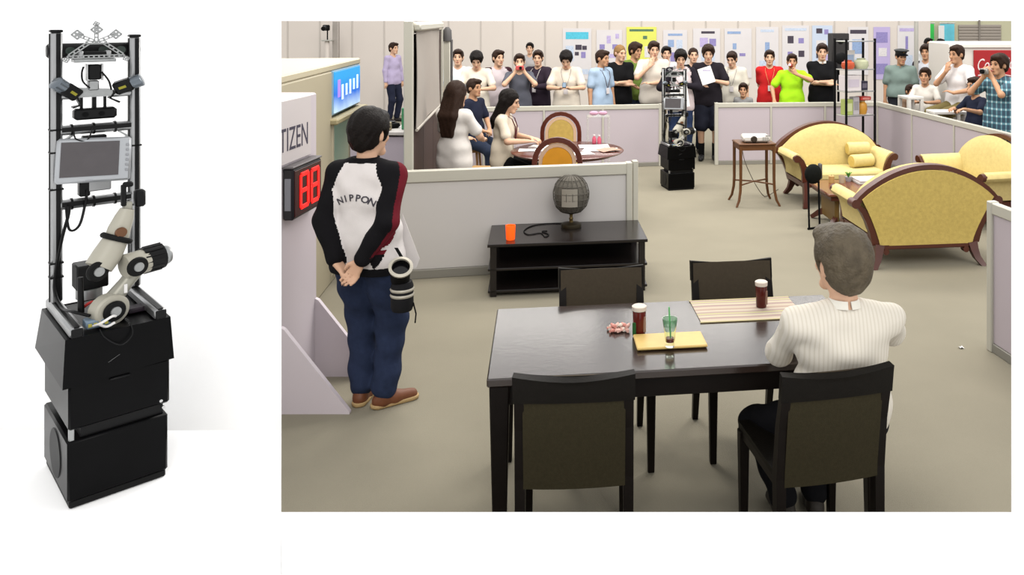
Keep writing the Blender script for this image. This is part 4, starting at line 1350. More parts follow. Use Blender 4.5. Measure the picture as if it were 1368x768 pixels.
    # ---- hair
    if hair:
        hm = hairm or HAIRB
        g = Field()
        puff = {'short': .013, 'thick': .024, 'thin': .008, 'bald_top': .008, 'long': .018, 'cap': .012}.get(hair, .013)
        g.ell(Hd((0, .018, .036)), (np.array((.074, .091, .086)) + puff) * hs, Rh, .02)
        if hair in ('thick', 'short'):
            g.ell(Hd((0, .045, -.020)), (np.array((.066, .058, .062)) + puff * .6) * hs, Rh, .02)
            g.ell(Hd((.01, -.05, .092)), (np.array((.058, .046, .026)) + puff * .4) * hs, Rh, .02)
        if hair == 'long':
            for q in (-.045, -.015, .015, .045):
                g.cone(Hd((q * 1.3, .055, .0)), T((q * 1.7, .115, 1.40)), .045 * hs, .042, .03)
                g.cone(T((q * 1.7, .115, 1.40)), T((q * 1.35, .125, 1.40 - hair_long)), .042, .020, .03)
            for e in (1, -1):
                g.cone(Hd((e * .068, .0, .0)), T((e * .088, .035, 1.40)), .026 * hs, .026, .02)
        if hair in ('thin', 'bald_top'):
            g.ell(Hd((0, .05, -.01)), (np.array((.068, .056, .055)) + puff) * hs, Rh, .02)
        g.ell(Hd((0, -.088, -.018)), np.array((.070, .060, .082)) * hs, Rh, .012, op=-1)
        if hair != 'long':
            g.ell(Hd((0, -.02, -.095)), np.array((.11, .085, .068)) * hs, Rh, .012, op=-1)
            for e in (1, -1):
                g.ell(Hd((e * .085, .0, -.012)), np.array((.022, .026, .040)) * hs, Rh, .006, op=-1)
        if hair == 'bald_top':
            g.ell(Hd((0, -.02, .12)), np.array((.062, .095, .05)) * hs, Rh, .012, op=-1)
        hn = HC.copy()

        def hd_(X, Y, Z):
            return .0035 * np.sin(95 * (X - hn[0]) + 30 * (Z - hn[2])) * np.sin(70 * (Y - hn[1]) + 55 * (Z - hn[2]))
        g.build('hair', hm, t, min(res, .0105), disp=hd_)
        if hair == 'cap':
            c = Field()
            c.ell(Hd((0, .008, .085)), np.array((.088, .105, .05)) * hs, Rh, .01)
            c.ell(Hd((0, -.01, .112)), np.array((.115, .135, .022)) * hs, Rh, .02)
            c.build('peaked_cap', mat('cap_dark', (46, 48, 48), .6), t, .009)
            b = MB(); b.sheet(lambda u, v: tuple(Hd(((u - .5) * .14, -.085 - .055 * v * (1 - (2 * u - 1) ** 2 * .5), .055 - .02 * v))), 8, 3, .004); b.build('cap_visor', mat('cap_visor', (20, 20, 22), .3), t)
            b = MB(); b.ell(tuple(Hd((0, -.098, .095))), (.014, .006, .014), 8, 6); b.build('cap_badge', mat('badge_gold', (196, 160, 70), .3, .6), t)
    # ---- shirt
    up_axis = Rt @ np.array((0, 0, 1.0)); fwd = Rt @ np.array((0, -1.0, 0))

    def folds_fn(a, fz=26, ph=0.0):
        return lambda X, Y, Z: a * (np.sin(fz * Z + 9 * X + 4 * Y + ph) * np.sin(11 * X - 13 * Y + 7 * Z + ph) + .5 * np.sin(41 * Z - 23 * X + 15 * Y))
    parts = {'root': t, 'body': body, 'T': T, 'Hd': Hd, 'wr': wr, 'hd': hd, 'el': el, 'sh': sh, 'kn': kn, 'an': an, 'hip': hip, 'Rh': Rh, 'HC': HC, 'Rt': Rt}
    if shirt is not None:
        g = Field()
        gg = loose
        torso(g, gg, 0)
        g.cone(T((-.08 * w, .0, shirt_len + .06)), T((.08 * w, 0, shirt_len + .06)), .108 + gg, .108 + gg, .05, 0)
        g.cone(T((-.07 * w, .0, 1.05)), T((.07 * w, 0, 1.05)), .104 + gg, .104 + gg, .05, 0)
        for e in (1, -1):
            lab = 1 if e > 0 else 2
            g.cone(T((e * .10 * w, .012, 1.385)), sh[e], .056 + gg * .6, .051 + gg * .6, .04, lab)
            if sleeve == 'long':
                g.cone(sh[e], el[e], .051 + gg * .8, .048 + gg * .6, .03, lab)
                ce = el[e] + (wr[e] - el[e]) * .93
                g.cone(el[e], ce, .050 + gg * .6, .036 + gg * .3, .02, lab)
            else:
                fr = .72 if sleeve == 'short' else .35
                ce = sh[e] + (el[e] - sh[e]) * fr
                g.cone(sh[e], ce, .048 + gg * .6, .049 + gg * .8, .03, lab)
        nk = T((0, .008, 1.475)); nk2 = T((0, -.03, 1.60))
        g.cone(nk, nk2, .062, .075, .012, 0, op=-1)
        pz = T((0, 0, shirt_len)); 
        cut = lambda X, Y, Z: -((X - pz[0]) * up_axis[0] + (Y - pz[1]) * up_axis[1] + (Z - pz[2]) * up_axis[2])
        sm = shirt_mats or [shirt] + ([raglan, raglan] if raglan is not None else [shirt, shirt])
        so = g.build('shirt', sm, t, res, cuts=(cut,), disp=folds_fn(folds), facemat=facemat)
        parts['shirt'] = so
        if collar is not None:
            for e in (1, -1):
                b = MB(); b.sheet(lambda u, v: tuple(T((e * (.062 + .022 * v) * math.sin(u * PI * .93 + .1), -.0 - .062 * math.cos(u * PI * .93 + .1) * (1 + .25 * v) + .012, 1.492 - .032 * v - .02 * (math.cos(u * PI) * .5 + .5)))), 10, 2, .004)
                b.build('collar', collar, t)
    # ---- trousers
    if pants is not None:
        g = Field()
        lw = legw
        pe = O + np.array((0, 0, .055))
        ps = Rt if sit is None else np.eye(3)
        g.cone(O + ps @ np.array((-.078 * w, .002, .035)), O + ps @ np.array((.078 * w, .002, .035)), .116, .116, .05)
        g.cone(O + ps @ np.array((-.065 * w, .004, .08)), O + ps @ np.array((.065 * w, .004, .08)), .098, .098, .05)
        for e in (1, -1):
            if shorts:
                c_ = hip[e] + (kn[e] - hip[e]) * .86
                g.cone(hip[e], c_, .104 * lw, .098 * lw, .03, 1)
            else:
                c_ = kn[e] + (an[e] - kn[e]) * .93
                g.cone(hip[e], kn[e], .103 * lw, .074 * lw, .03, 1)
                g.cone(kn[e], c_, .074 * lw, .062 * lw, .03, 1)
        wz = O + Rt @ np.array((0, 0, .125))
        cut = lambda X, Y, Z: (X - wz[0]) * up_axis[0] + (Y - wz[1]) * up_axis[1] + (Z - wz[2]) * up_axis[2]
        g.build('trousers', pants, t, res if res < .009 else .0145, cuts=(cut,), disp=folds_fn(folds * 1.2, 30, 1.0))
        if belt is not None:
            b = MB(); b.strip([tuple(O + Rt @ np.array(((.118 + .078 * w) * .97 * math.cos(a), .122 * math.sin(a), .105))) for a in [2 * PI * k / 24 for k in range(24)]], .035, .008, (0, 0, 1), closed=True); b.build('belt', belt, t)
    # ---- shoes
    if shoes is not None:
        for e in (1, -1):
            fd = np.array((e * .12, -1, 0) if toes is None else (*toes[e], 0)); fd /= np.linalg.norm(fd)
            a = an[e]
            base = a[2] - .085
            g = Field()
            g.cone(a - fd * .035 + np.array((0, 0, -.048)), a + fd * .06 + np.array((0, 0, -.045)), .040, .042, .02)
            g.cone(a + fd * .05 + np.array((0, 0, -.05)), a + fd * .165 + np.array((0, 0, -.055)), .043, .034, .02)
            g.cone(a + np.array((0, .015, .0)), a + np.array((0, .02, -.04)), .043, .042, .02)
            so = g.build('shoe', mat('shoe_%d_%d_%d' % shoes, shoes, .5, noise=(30, .2)), t, min(res, .010), cuts=(lambda X, Y, Z: base + .004 - Z,))
            if shoe_sole:
                g = Field()
                g.cone(a - fd * .038 + np.array((0, 0, -.068)), a + fd * .168 + np.array((0, 0, -.068)), .046, .040, .02)
                g.build('sole', shoe_sole, so, min(res, .008), cuts=(lambda X, Y, Z: base + .002 - Z, lambda X, Y, Z: Z - (base + .026)))
            if socks:
                g = Field(); g.cone(a + np.array((0, 0, .0)), a + (kn[e] - a) * .42, .043, .050, .02); g.build('sock', socks, t, .01)
    if lanyard is not None:
        for e in (1, -1):
            b = MB(); b.strip([tuple(T((e * .066, .01, 1.478))), tuple(T((e * .075, -.085 - loose, 1.42))), tuple(T((e * .055, -.128 - loose, 1.33))), tuple(T((e * .008, -.130 - loose, 1.17)))], .014, .004, tuple(fwd)); b.build('lanyard', lanyard, t)
        b = MB(); b.box(tuple(T((0, -.135 - loose, 1.12))), (.065, .005, .09), .002); b.build('badge', mat('badge_white', (226, 220, 222), .4), t)
    return parts


def wp(P, p):
    """world point of a point given in the person's coordinates"""
    bpy.context.view_layer.update()
    return P['root'].matrix_world @ Vector(p)
# ================================================================== the service robot
STEEL = mat('galvanised_steel', (168, 170, 170), 0.35, 0.7, noise=(60, 0.2))
GLOSSBLACK = mat('gloss_black_sheet', (7, 7, 8), 0.3, noise=(9, 0.5), spec=0.07)
ARMCREAM = mat('arm_cream_plastic', (176, 172, 158), 0.4)
ARMGREY = mat('arm_pale_grey', (164, 162, 150), 0.35, 0.2)
RUBBER = mat('black_rubber', (18, 18, 18), 0.55, spec=0.12)


def joint(parent, name, c, axis, r, w, m, hub=None):
    """round robot joint: drum with a recessed hub along axis"""
    c, axis = Vector(c), Vector(axis).normalized()
    b = MB()
    b.tube([c - axis * w / 2, c - axis * (w / 2 - .006), c + axis * (w / 2 - .006), c + axis * w / 2], [r * .9, r, r, r * .9], 22)
    j = b.build(name, m, parent)
    if hub:
        b = MB()
        b.tube([c + axis * (w / 2 - .002), c + axis * (w / 2 + .003)], [r * .5, r * .46], 16)
        b.build('hub', hub, j)
    return j


def make_robot():
    """local: x along the front from its left corner, y back, z up; sizes from the photograph's robot"""
    t = thing('service_robot', 'tall black and silver service robot alone in front of the white wall', 'robot')
    W, D = 0.262, 0.36
    # --- base boxes
    lo = MB(); lo.box((W / 2, D / 2, 0.121), (W, D, 0.196), 0.006); lo = lo.build('lower_box', GLOSSBLACK, t)
    b = MB(); b.box((W / 2, D / 2, 0.012), (W - .01, D - .01, 0.024), 0.004); b.build('floor_plate', RUBBER, lo)
    b = MB(); b.tube([(-.003, .17, .12), (.002, .17, .12)], [.078, .082], 28); b.build('side_disc', mat('black_satin', (20, 20, 21), 0.5, spec=0.12), lo)
    for wx in (0.06, 0.20):
        b = MB(); b.tube([(wx, D * .5, 0.03), (wx + .03, D * .5, 0.03)], 0.03, 16); b.build('wheel', RUBBER, lo)
    b = MB(); b.box((W / 2 + .012, D / 2, 0.238), (W - .045, D - .03, 0.04)); b.build('gap_frame', BLACK, t)
    b = MB(); b.box((.012, .014, .238), (.014, .014, .04), .002); b.build('corner_spacer', STEEL, t)
    mi = MB(); mi.box((W / 2 + .003, D / 2, 0.333), (W + .002, D + .006, 0.152), 0.006); mi = mi.build('middle_box', GLOSSBLACK, t)
    b = MB(); b.box((W / 2, -.006, 0.392), (.055, .01, .008), 0.003); b.build('latch', BLACK, mi)
    for (sx, sz) in ((W - .02, .27), (W - .013, .246)):
        b = MB(); b.tube([(sx, -.004, sz), (sx, .004, sz)], .005, 8); b.build('screw', CHROME, mi)
    up = MB()
    up.prism([(-.004, -.012, .40), (W + .010, -.012, .41), (W + .006, -.004, .555), (-.004, -.004, .555)], (0, .012, 0))
    up.prism([(-.014, -.012, .40), (-.022, D + .01, .42), (-.006, D, .555), (-.006, -.004, .555)], (.01, 0, 0))
    up.prism([(W + .008, -.012, .41), (W + .008, D + .01, .41), (W, D, .555), (W, -.004, .555)], (.006, 0, 0))
    up.prism([(-.01, D, .41), (W + .01, D, .41), (W, D, .555), (-.004, D, .555)], (0, .008, 0))
    up.box((W / 2, D / 2, .547), (W - .004, D - .01, .012))
    up = up.build('upper_box', GLOSSBLACK, t, smooth=0)
    for (a, c) in (((.2, -.002, .35), (.25, -.002, .315)), ((.10, -.0095, .452), (.13, -.0095, .47))):
        b = MB(); b.tube([a, c], .0008, 5); b.build('scratch', mat('grey_scratch', (90, 90, 90), 0.6), up)
    # --- rails lying on the box
    for rx in (0.022, W - 0.022):
        b = MB(); b.box((rx, D * .5, .572), (.034, D + .015, .034), 0.006); r = b.build('deck_rail', ALU, t)
        b = MB(); b.box((rx, D * .5, .590), (.014, D + .012, .004)); b.box((rx, -.010, .572), (.030, .006, .030), 0.003); b.build('slot_insert', BLACK, r)
    # --- the two posts
    PYy = D - .06
    for i, (px_, z1) in enumerate(((0.022, 1.545), (W - .022, 1.525))):
        b = MB(); b.box((px_, PYy, (z1 + .59) / 2), (.032, .032, z1 - .59), 0.006)
        p = b.build('post', ALU, t)
        b = MB()
        b.box((px_ + .004, PYy - .0165, (z1 + .59) / 2), (.012, .004, z1 - .6))
        b.box((px_ - .0165, PYy, (z1 + .59) / 2), (.004, .012, z1 - .6))
        b.build('slot_insert', BLACK, p)
        b = MB(); b.box((px_, PYy, z1 + .004), (.034, .034, .01), 0.003); b.build('end_cap', BLACK, p)
        for z in ((.68, .73, .99, 1.12, 1.20) if i == 0 else (.9, 1.12)):
            b = MB(); b.box((px_, PYy, z), (.037, .037, .006), 0.001); b.build('cable_tie', BLACK, p)
    # --- cross rails
    for z in (1.195, 0.93):
        b = MB(); b.tube([(.03, PYy, z), (W - .03, PYy, z)], .018, 14); cr = b.build('cross_rail', ALU, t)
        b = MB(); b.box((W / 2, PYy - .015, z + .003), (W - .07, .010, .016)); b.build('slot_insert', BLACK, cr)
        for k in range(3):
            b = MB(); b.tube([(.06 + .06 * k, PYy, z), (.066 + .06 * k, PYy, z)], .021, 12); b.build('cable_tie', BLACK, cr)
    for s in (0, 1):
        b = MB()
        x0_ = .04 if s == 0 else W - .04
        sg = 1 if s == 0 else -1
        b.strip([(x0_, PYy, 1.13), (x0_ + sg * .006, PYy, 1.16), (x0_ + sg * .028, PYy, 1.178)], .02, .006, (0, 1, 0))
        b.build('corner_bracket', STEEL, t)
    # --- tablet monitor
    mon = Matrix.Translation((.118, PYy - .035, 1.085)) @ Matrix.Rotation(R(-9), 4, 'X') @ Matrix.Rotation(R(-4), 4, 'Z') @ Matrix.Rotation(R(4), 4, 'Y')
    b = MB(); b.box((0, 0, 0), (.205, .022, .158), 0.008, M=mon); m_ = b.build('monitor', mat('silver_bezel', (182, 185, 189), 0.35, 0.4), t)
    b = MB(); b.box((-.012, -.0115, .004), (.158, .003, .122), M=mon); b.build('screen', mat('grey_screen', (84, 80, 82), 0.25, noise=(30, 0.12)), m_)
    b = MB()
    for k in range(6):
        b.box((.09, -.0125, .05 - .018 * k), (.009, .003, .009), 0.001, M=mon)
    b.build('button', mat('mid_grey_key', (150, 152, 156), 0.4), m_)
    b = MB(); b.box((-.012, -.0125, -.072), (.02, .002, .004), M=mon); b.build('logo_plate', mat('mid_grey_key', (150, 152, 156), 0.4), m_)
    b = MB(); b.box((.128, PYy - .012, .99), (.08, .03, .04), 0.003); b.build('monitor_mount', ALU, t)
    b = MB(); b.box((.095, PYy - .01, .985), (.03, .035, .06), 0.004); b.build('monitor_clamp', BLACK, t)
    # --- stereo camera and black box above it
    b = MB(); b.box((.125, PYy - .01, 1.25), (.118, .045, .040), 0.008, M=Matrix.Rotation(0, 4, 'X')); st = b.build('sensor_box', BLACK, t)
    for x in (.095, .14):
        b = MB(); b.tube([(x, PYy - .034, 1.25), (x, PYy - .032, 1.25)], .009, 12); b.build('lens', GLOSSBLACK, st)
    b = MB(); b.box((.125, PYy, 1.155), (.066, .03, .03), 0.003); b.build('control_box', BLACK, t)
    b = MB(); b.box((.125, PYy, 1.272), (.012, .01, .08)); b.box((.09, PYy, 1.285), (.008, .008, .06)); b.box((.155, PYy, 1.285), (.008, .008, .06)); b.build('hanger', BLACK, t)
    # --- shoulder tray
    b = MB()
    b.prism([(.075, PYy - .02, 1.31), (.175, PYy - .02, 1.31), (.172, PYy - .02, 1.335), (.078, PYy - .02, 1.345)], (0, .045, 0))
    b.build('shoulder_tray', STEEL, t)
    b = MB(); b.tube([(.035, PYy, 1.318), (.085, PYy, 1.318)], .014, 12); b.build('shoulder_tube', ALU, t)
    b = MB(); b.tube([(.165, PYy, 1.318), (W - .03, PYy, 1.318)], .014, 12); b.build('shoulder_tube', ALU, t)
    # --- side cameras on angled mounts
    for (cx, cz, dx, dz) in ((.055, 1.335, -.042, .036), (.205, 1.345, .05, .022)):
        d = Vector((dx, -.02, dz)).normalized()
        c = Vector((cx, PYy - .02, cz))
        M_ = frame(c, d, Vector((0, 1, 0)))
        b = MB(); b.box((0, 0, 0), (.055, .046, .046), 0.006, M=M_); cb = b.build('side_camera', BLACK, t)
        b = MB(); b.tube([c + d * .025, c + d * .055, c + d * .058], [.023, .024, .019], 18); b.build('lens_barrel', mat('lens_grey', (112, 120, 128), 0.2, 0.6), cb)
        b = MB(); b.box((-.002, -.0235, 0), (.022, .002, .009), M=M_); b.build('yellow_label', mat('label_yellow', (150, 144, 40), 0.6), cb)
        sg = 1 if cx < .13 else -1
        b = MB(); b.strip([c - d * .02, c - d * .045 + Vector((0, 0, -.025)), (c.x + sg * .01, PYy, cz - .06)], .03, .007, (0, 1, 0)); b.build('camera_bracket', BLACK, t)
    # --- neck, servo stack and face
    b = MB(); b.box((.12, PYy - .01, 1.352), (.03, .03, .036), 0.004); b.build('neck_base', STEEL, t)
    b = MB(); b.box((.122, PYy - .012, 1.40), (.034, .034, .056), 0.004); nk = b.build('neck_servo', BLACK, t)
    b = MB(); b.box((.143, PYy - .012, 1.40), (.006, .03, .06), 0.001); b.box((.101, PYy - .012, 1.40), (.006, .03, .06), 0.001); b.build('servo_bracket', CHROME, nk)
    b = MB(); b.box((.12, PYy - .02, 1.443), (.115, .055, .012), 0.002); b.build('head_plate', STEEL, t)
    b = MB(); b.box((.12, PYy - .02, 1.463), (.06, .04, .026), 0.003); b.build('head_servo', BLACK, t)
    for x in (.082, .158):
        b = MB(); b.box((x, PYy - .02, 1.463), (.014, .045, .03), 0.003)
        b.build('head_side_plate', ALU, t)
    kb = MB(); kb.tube([(.0, PYy + .02, 1.478), (.006, PYy + .02, 1.478), (.252, PYy + .02, 1.478), (.26, PYy + .02, 1.478)], [.020, .027, .027, .020], 16, flat=((0, 1, 0), 0.8))
    kb = kb.build('depth_camera_bar', BLACK, t)
    for x in (.06, .15, .20):
        b = MB(); b.tube([(x, PYy - .005, 1.478), (x, PYy + .001, 1.478)], .014, 14); b.build('lens', mat('lens_green', (44, 56, 50), 0.2), kb)
    # perforated strips: a triangle with a lattice bar
    yb = PYy - .045

    def zs(z): return 1.435 + (z - 1.44) * .78

    def pstrip(a, c, w=.013):
        a, c = Vector((a[0], a[1], zs(a[2]))), Vector((c[0], c[1], zs(c[2])))
        d = (c - a)
        L = d.length
        M_ = frame(a, d, Vector((0, 0, 1)) if abs(d.normalized().z) < .9 else Vector((1, 0, 0)))
        b = MB()
        n = max(2, int(L / .014))
        for e in (-1, 1):
            b.box((L / 2, e * w * .36, 0), (L, w * .26, .003), M=M_)
        for k in range(n + 1):
            b.box((L * k / n, 0, 0), (.005, w * .7, .003), M=M_)
        return b.build('perforated_strip', STEEL, t, smooth=0)
    pstrip((.045, yb, 1.468), (.20, yb, 1.468))
    pstrip((.05, yb, 1.475), (.10, yb, 1.53))
    pstrip((.195, yb, 1.475), (.145, yb, 1.53))
    pstrip((.095, yb, 1.533), (.15, yb, 1.533))
    pstrip((.1225, yb, 1.535), (.1225, yb, 1.60))
    pstrip((.115, yb, 1.54), (.075, yb, 1.566))
    pstrip((.13, yb, 1.54), (.17, yb, 1.566))
    for (x, z, r) in ((.070, 1.570, 0), (.1225, 1.592, 0), (.176, 1.570, 0), (.1215, 1.618, 1), (.04, 1.455, 1), (.205, 1.455, 1)):
        M_ = Matrix.Translation((x, yb - .004, zs(z))) @ Matrix.Rotation(R(45 if not r else 30), 4, 'Y')
        s = .024 if not r else .014
        b = MB()
        b.box((0, 0, 0), (s, .004, s * .3), M=M_); b.box((0, 0, 0), (s * .3, .004, s), M=M_)
        for e in (-1, 1):
            b.box((0, 0, e * s * .46), (s, .005, s * .22), M=M_); b.box((e * s * .46, 0, 0), (s * .22, .005, s), M=M_)
        b.build('perforated_plate', STEEL, t, smooth=0)
    # --- manipulator arm standing on the box
    ax = Vector((.92, .39, 0)).normalized()
    side = Vector((.3, -.95, 0))
    sh = Vector((.118, .07, .60))
    el = Vector((.195, .09, .735))
    joint(t, 'arm_base_joint', sh, side, .052, .05, ARMCREAM)
    joint(t, 'arm_base_cap', sh + side.normalized() * .030, side, .034, .014, RUBBER, STEEL)
    b = MB(); b.box(sh + Vector((.035, .02, -.012)), (.03, .06, .07), 0.01); b.build('arm_foot', BLACK, t)
    b = MB(); b.tube([sh + Vector((.01, .02, .02)), sh + Vector((.05, .02, .075)), el + Vector((0, .01, -.03))], [.028, .022, .024], 16); ua = b.build('upper_link', ARMGREY, t)
    b = MB(); b.box(sh + Vector((.044, -.004, .062)), (.009, .002, .03), M=Matrix.Identity(4)); b.build('link_label', PAPER, ua)
    joint(t, 'elbow_joint', el, Vector((1, .25, 0.05)), .042, .07, ARMCREAM)
    b = MB(); b.tube([el + Vector((.02, .01, .003)), el + Vector((.078, .02, .006))], [.044, .044], 20); em = b.build('elbow_motor', BLACK, t)
    b = MB()
    for k in range(14):
        a = 2 * PI * k / 14
        o = Vector((0, math.cos(a) * .044, math.sin(a) * .044))
        b.tube([el + o + Vector((.022, .01, .003)), el + o + Vector((.076, .02, .006))], .0035, 5)
    b.build('cooling_fin', BLACK, em)
    joint(t, 'elbow_ring', el + Vector((.088, .02, .006)), Vector((1, .2, .03)), .033, .02, STEEL)
    joint(t, 'elbow_cap', el + Vector((-.005, -.043, .0)), side, .033, .014, RUBBER, STEEL)
    w1 = Vector((.095, .09, .745))
    b = MB(); b.tube([w1, (.12, .10, .78), (.145, .11, .825)], [.040, .042, .036], 18); b.build('forearm', ARMCREAM, t)
    joint(t, 'forearm_cap', w1 + Vector((-.008, -.03, -.005)), side, .033, .016, RUBBER, STEEL)
    joint(t, 'wrist_collar', (.147, .11, .83), Vector((.45, .1, .9)), .047, .018, RUBBER)
    b = MB(); b.tube([(.147, .11, .83), (.155, .11, .862), (.17, .115, .90), (.178, .117, .925)], [.034, .032, .027, .020], 16); b.build('wrist', ARMCREAM, t)
    joint(t, 'wrist_cap', (.152, .078, .855), side, .018, .012, mat('bronze_disc', (120, 84, 60), 0.4, 0.5))
    g = MB(); g.box((.178, .117, .935), (.026, .02, .03), 0.004); g = g.build('gripper', ARMGREY, t)
    b = MB(); b.box((.166, .11, .975), (.014, .016, .075), 0.003); b.box((.178, .11, 1.012), (.028, .016, .018), 0.004); b.build('gripper_finger', BLACK, g)
    b = MB(); b.box((.215, .13, .955), (.03, .03, .06), 0.006, M=None); b.build('gripper_finger', BLACK, g)
    # --- things on the deck that belong to the robot
    b = MB(); b.box((.095, .20, .695), (.085, .075, .085), 0.004); lz = b.build('laser_scanner', BLACK, t)
    b = MB(); b.lathe([(.036, .62), (.036, .652)], 18, (.09, .19, 0)); b.build('scanner_foot', STEEL, lz)
    b = MB(); b.tube([(.052, .10, .60), (.050, .10, .72)], [.009, .008], 10); b.build('antenna', BLACK, t)
    b = MB(); b.box((.085, .06, .572), (.065, .05, .028), 0.004); hb = b.build('network_hub', mat('hub_blue_grey', (120, 140, 158), 0.5), t)
    for k in range(4):
        b = MB(); b.box((.062 + .014 * k, .033, .572), (.009, .004, .010)); b.build('port', mat('port_yellow', (190, 180, 80), 0.5), hb)
    cable('cable', [(.07, .03, .57), (.085, .0, .585), (.11, -.005, .60), (.125, .02, .59)], .004, PAPER, t)
    cable('cable', [(.085, .03, .57), (.10, .01, .565), (.12, .005, .575)], .004, PAPER, t)
    cable('cable', [(.05, .12, .60), (.08, .11, .625), (.11, .12, .612)], .005, mat('cable_red', (190, 40, 36), 0.5), t)
    cable('cable', [(.065, .05, .60), (.03, .10, .61), (.02, .2, .60), (.015, PYy - .02, .65), (.03, PYy - .03, .80), (.05, PYy - .03, .90), (.05, PYy - .03, .93)], .005, BLACK, t)
    cable('cable', [(.045, PYy - .02, .935), (.05, PYy - .04, .85), (.075, PYy - .05, .86), (.095, PYy - .03, .93), (.1, PYy - .03, .98)], .004, BLACK, t)
    cable('cable', [(.09, PYy - .03, 1.42), (.082, PYy - .05, 1.40), (.085, PYy - .05, 1.37), (.105, PYy - .04, 1.345)], .003, BLACK, t)
    cable('cable', [(.14, PYy - .03, 1.40), (.155, PYy - .05, 1.37), (.165, PYy - .04, 1.335)], .003, BLACK, t)
    cable('cable', [(.08, .0, .565), (.09, -.02, .54), (.13, -.022, .505), (.16, -.022, .53), (.158, -.005, .566)], .002, BLACK, t)
    cable('cable', [(.065, PYy - .02, 1.20), (.07, PYy - .03, 1.165), (.1, PYy - .03, 1.158), (.118, PYy - .02, 1.2)], .0025, BLACK, t)
    b = MB(); b.box((.205, .13, .563), (.06, .05, .018), 0.005); b.build('mouse_pad', mat('dark_violet_plastic', (44, 34, 44), 0.5), t)
    return t


robot = make_robot()
S_ROB = 0.918
RY = 2.2
ROB_Z = CAM_H - (683 - PY) * RY / F
robot.location = ((90 - PX) / F * RY, RY, ROB_Z)
robot.rotation_euler = (0, 0, R(45))
robot.scale = (S_ROB, S_ROB, S_ROB * 0.9)
pl = MB(); pl.box((-2.445, 2.2, ROB_Z / 2 - 0.001), (2.55, 0.88, ROB_Z - 0.002), 0.004)
tag(pl.build('plinth', WHITE, smooth=0), 'long white plinth under the black and silver robot', 'plinth')
# ================================================================== machine, sign stand and clock on the left
BEIGE = mat('beige_machine', (196, 186, 160), 0.5, noise=(2, 0.04))
# the machine's long face runs back and to the left; local x along the face (near to far), y into the body
MA, MBp = Vector((-2.42, 5.35, 0)), Vector((-2.775, 8.0, 0))
mrz = math.atan2(MBp.y - MA.y, MBp.x - MA.x)
t = thing('vending_machine', 'long beige machine with a glowing blue display and a pale blue recess', 'machine', MA, mrz)
ML = (MBp - MA).length
SX = 1.55        # where the display bay begins along the face
b = MB(); b.box((ML / 2, .42, 1.79), (ML, .84, .06), .012); b.build('top_panel', mat('cream_machine_top', (214, 204, 176), 0.5), t, smooth=0)
b = MB(); b.box((SX / 2, .42, .88), (SX, .84, 1.76), .01); b.build('side_body', BEIGE, t, smooth=0)
b = MB(); b.box((SX + (ML - SX) / 2, .52, .88), (ML - SX, .64, 1.76), .008); b.build('bay_back', BEIGE, t, smooth=0)
b = MB(); b.box((SX + (ML - SX) / 2, .12, 1.34), (ML - SX + .12, .36, .05), .012); b.build('ledge', mat('olive_beige_ledge', (176, 164, 128), 0.5), t, smooth=0)
b = MB(); b.box((SX + (ML - SX) / 2, .1, 1.575), (ML - SX - .02, .2, .40), .02); db = b.build('display_housing', mat('blue_grey_bezel', (150, 186, 210), 0.4), t, smooth=0)
blue = bpy.data.materials.new('blue_display')
blue.use_nodes = True
nt = blue.node_tree
pb_ = nt.nodes['Principled BSDF']
tc = nt.nodes.new('ShaderNodeTexCoord'); sx = nt.nodes.new('ShaderNodeSeparateXYZ'); nt.links.new(tc.outputs['Object'], sx.inputs[0])
mr = nt.nodes.new('ShaderNodeMapRange'); mr.inputs[1].default_value = 1.40; mr.inputs[2].default_value = 1.75; nt.links.new(sx.outputs[2], mr.inputs[0])
nz = nt.nodes.new('ShaderNodeTexNoise'); nz.inputs['Scale'].default_value = 4.0; nt.links.new(tc.outputs['Object'], nz.inputs['Vector'])
ad = nt.nodes.new('ShaderNodeMath'); ad.operation = 'MULTIPLY_ADD'; ad.inputs[1].default_value = .35; nt.links.new(nz.outputs['Fac'], ad.inputs[0]); nt.links.new(mr.outputs[0], ad.inputs[2])
cr = nt.nodes.new('ShaderNodeValToRGB')
cr.color_ramp.elements[0].position = .15; cr.color_ramp.elements[0].color = lin((214, 240, 255))
cr.color_ramp.elements[1].position = 1.1; cr.color_ramp.elements[1].color = lin((30, 170, 240))
el_ = cr.color_ramp.elements.new(.55); el_.color = lin((24, 110, 225))
nt.links.new(ad.outputs[0], cr.inputs[0])
nt.links.new(cr.outputs[0], pb_.inputs['Emission Color']); pb_.inputs['Emission Strength'].default_value = 1.0
pb_.inputs['Base Color'].default_value = (.02, .05, .1, 1)
b = MB(); b.box((SX + (ML - SX) / 2, -.004, 1.575), (ML - SX - .12, .012, .35), .004); b.build('display', blue, db, smooth=0)
DW = mat('display_white', (196, 220, 250), 0.5, emit=0.9)
for k in range(5):
    b = MB(); b.box((SX + .33 + .15 * k, -.012, 1.56 + .012 * k), (.06, .005, .13 - .03 * (k % 2))); b.build('display_glyph', DW, db, smooth=0)
b = MB(); b.box((SX + .20, -.012, 1.60), (.09, .005, .15)); b.build('display_glyph', mat('display_violet', (150, 120, 240), .5, emit=.9), db, smooth=0)
b = MB(); b.box((SX + .36, .195, .86), (.52, .016, .86), .004); b.build('blue_recess', mat('cyan_light_panel', (150, 214, 226), 0.4, emit=0.8), t, smooth=0)
b = MB(); b.box((SX + .05, .10, .66), (.06, .2, 1.30), .006); b.build('recess_post', BEIGE, t, smooth=0)
b = MB(); b.box((SX + .66, .10, .66), (.06, .2, 1.30), .006); b.build('recess_post', BEIGE, t, smooth=0)
b = MB(); b.box((SX + (ML - SX) / 2, .10, .03), (ML - SX, .2, .06), .006); b.build('base_plinth', BEIGE, t, smooth=0)

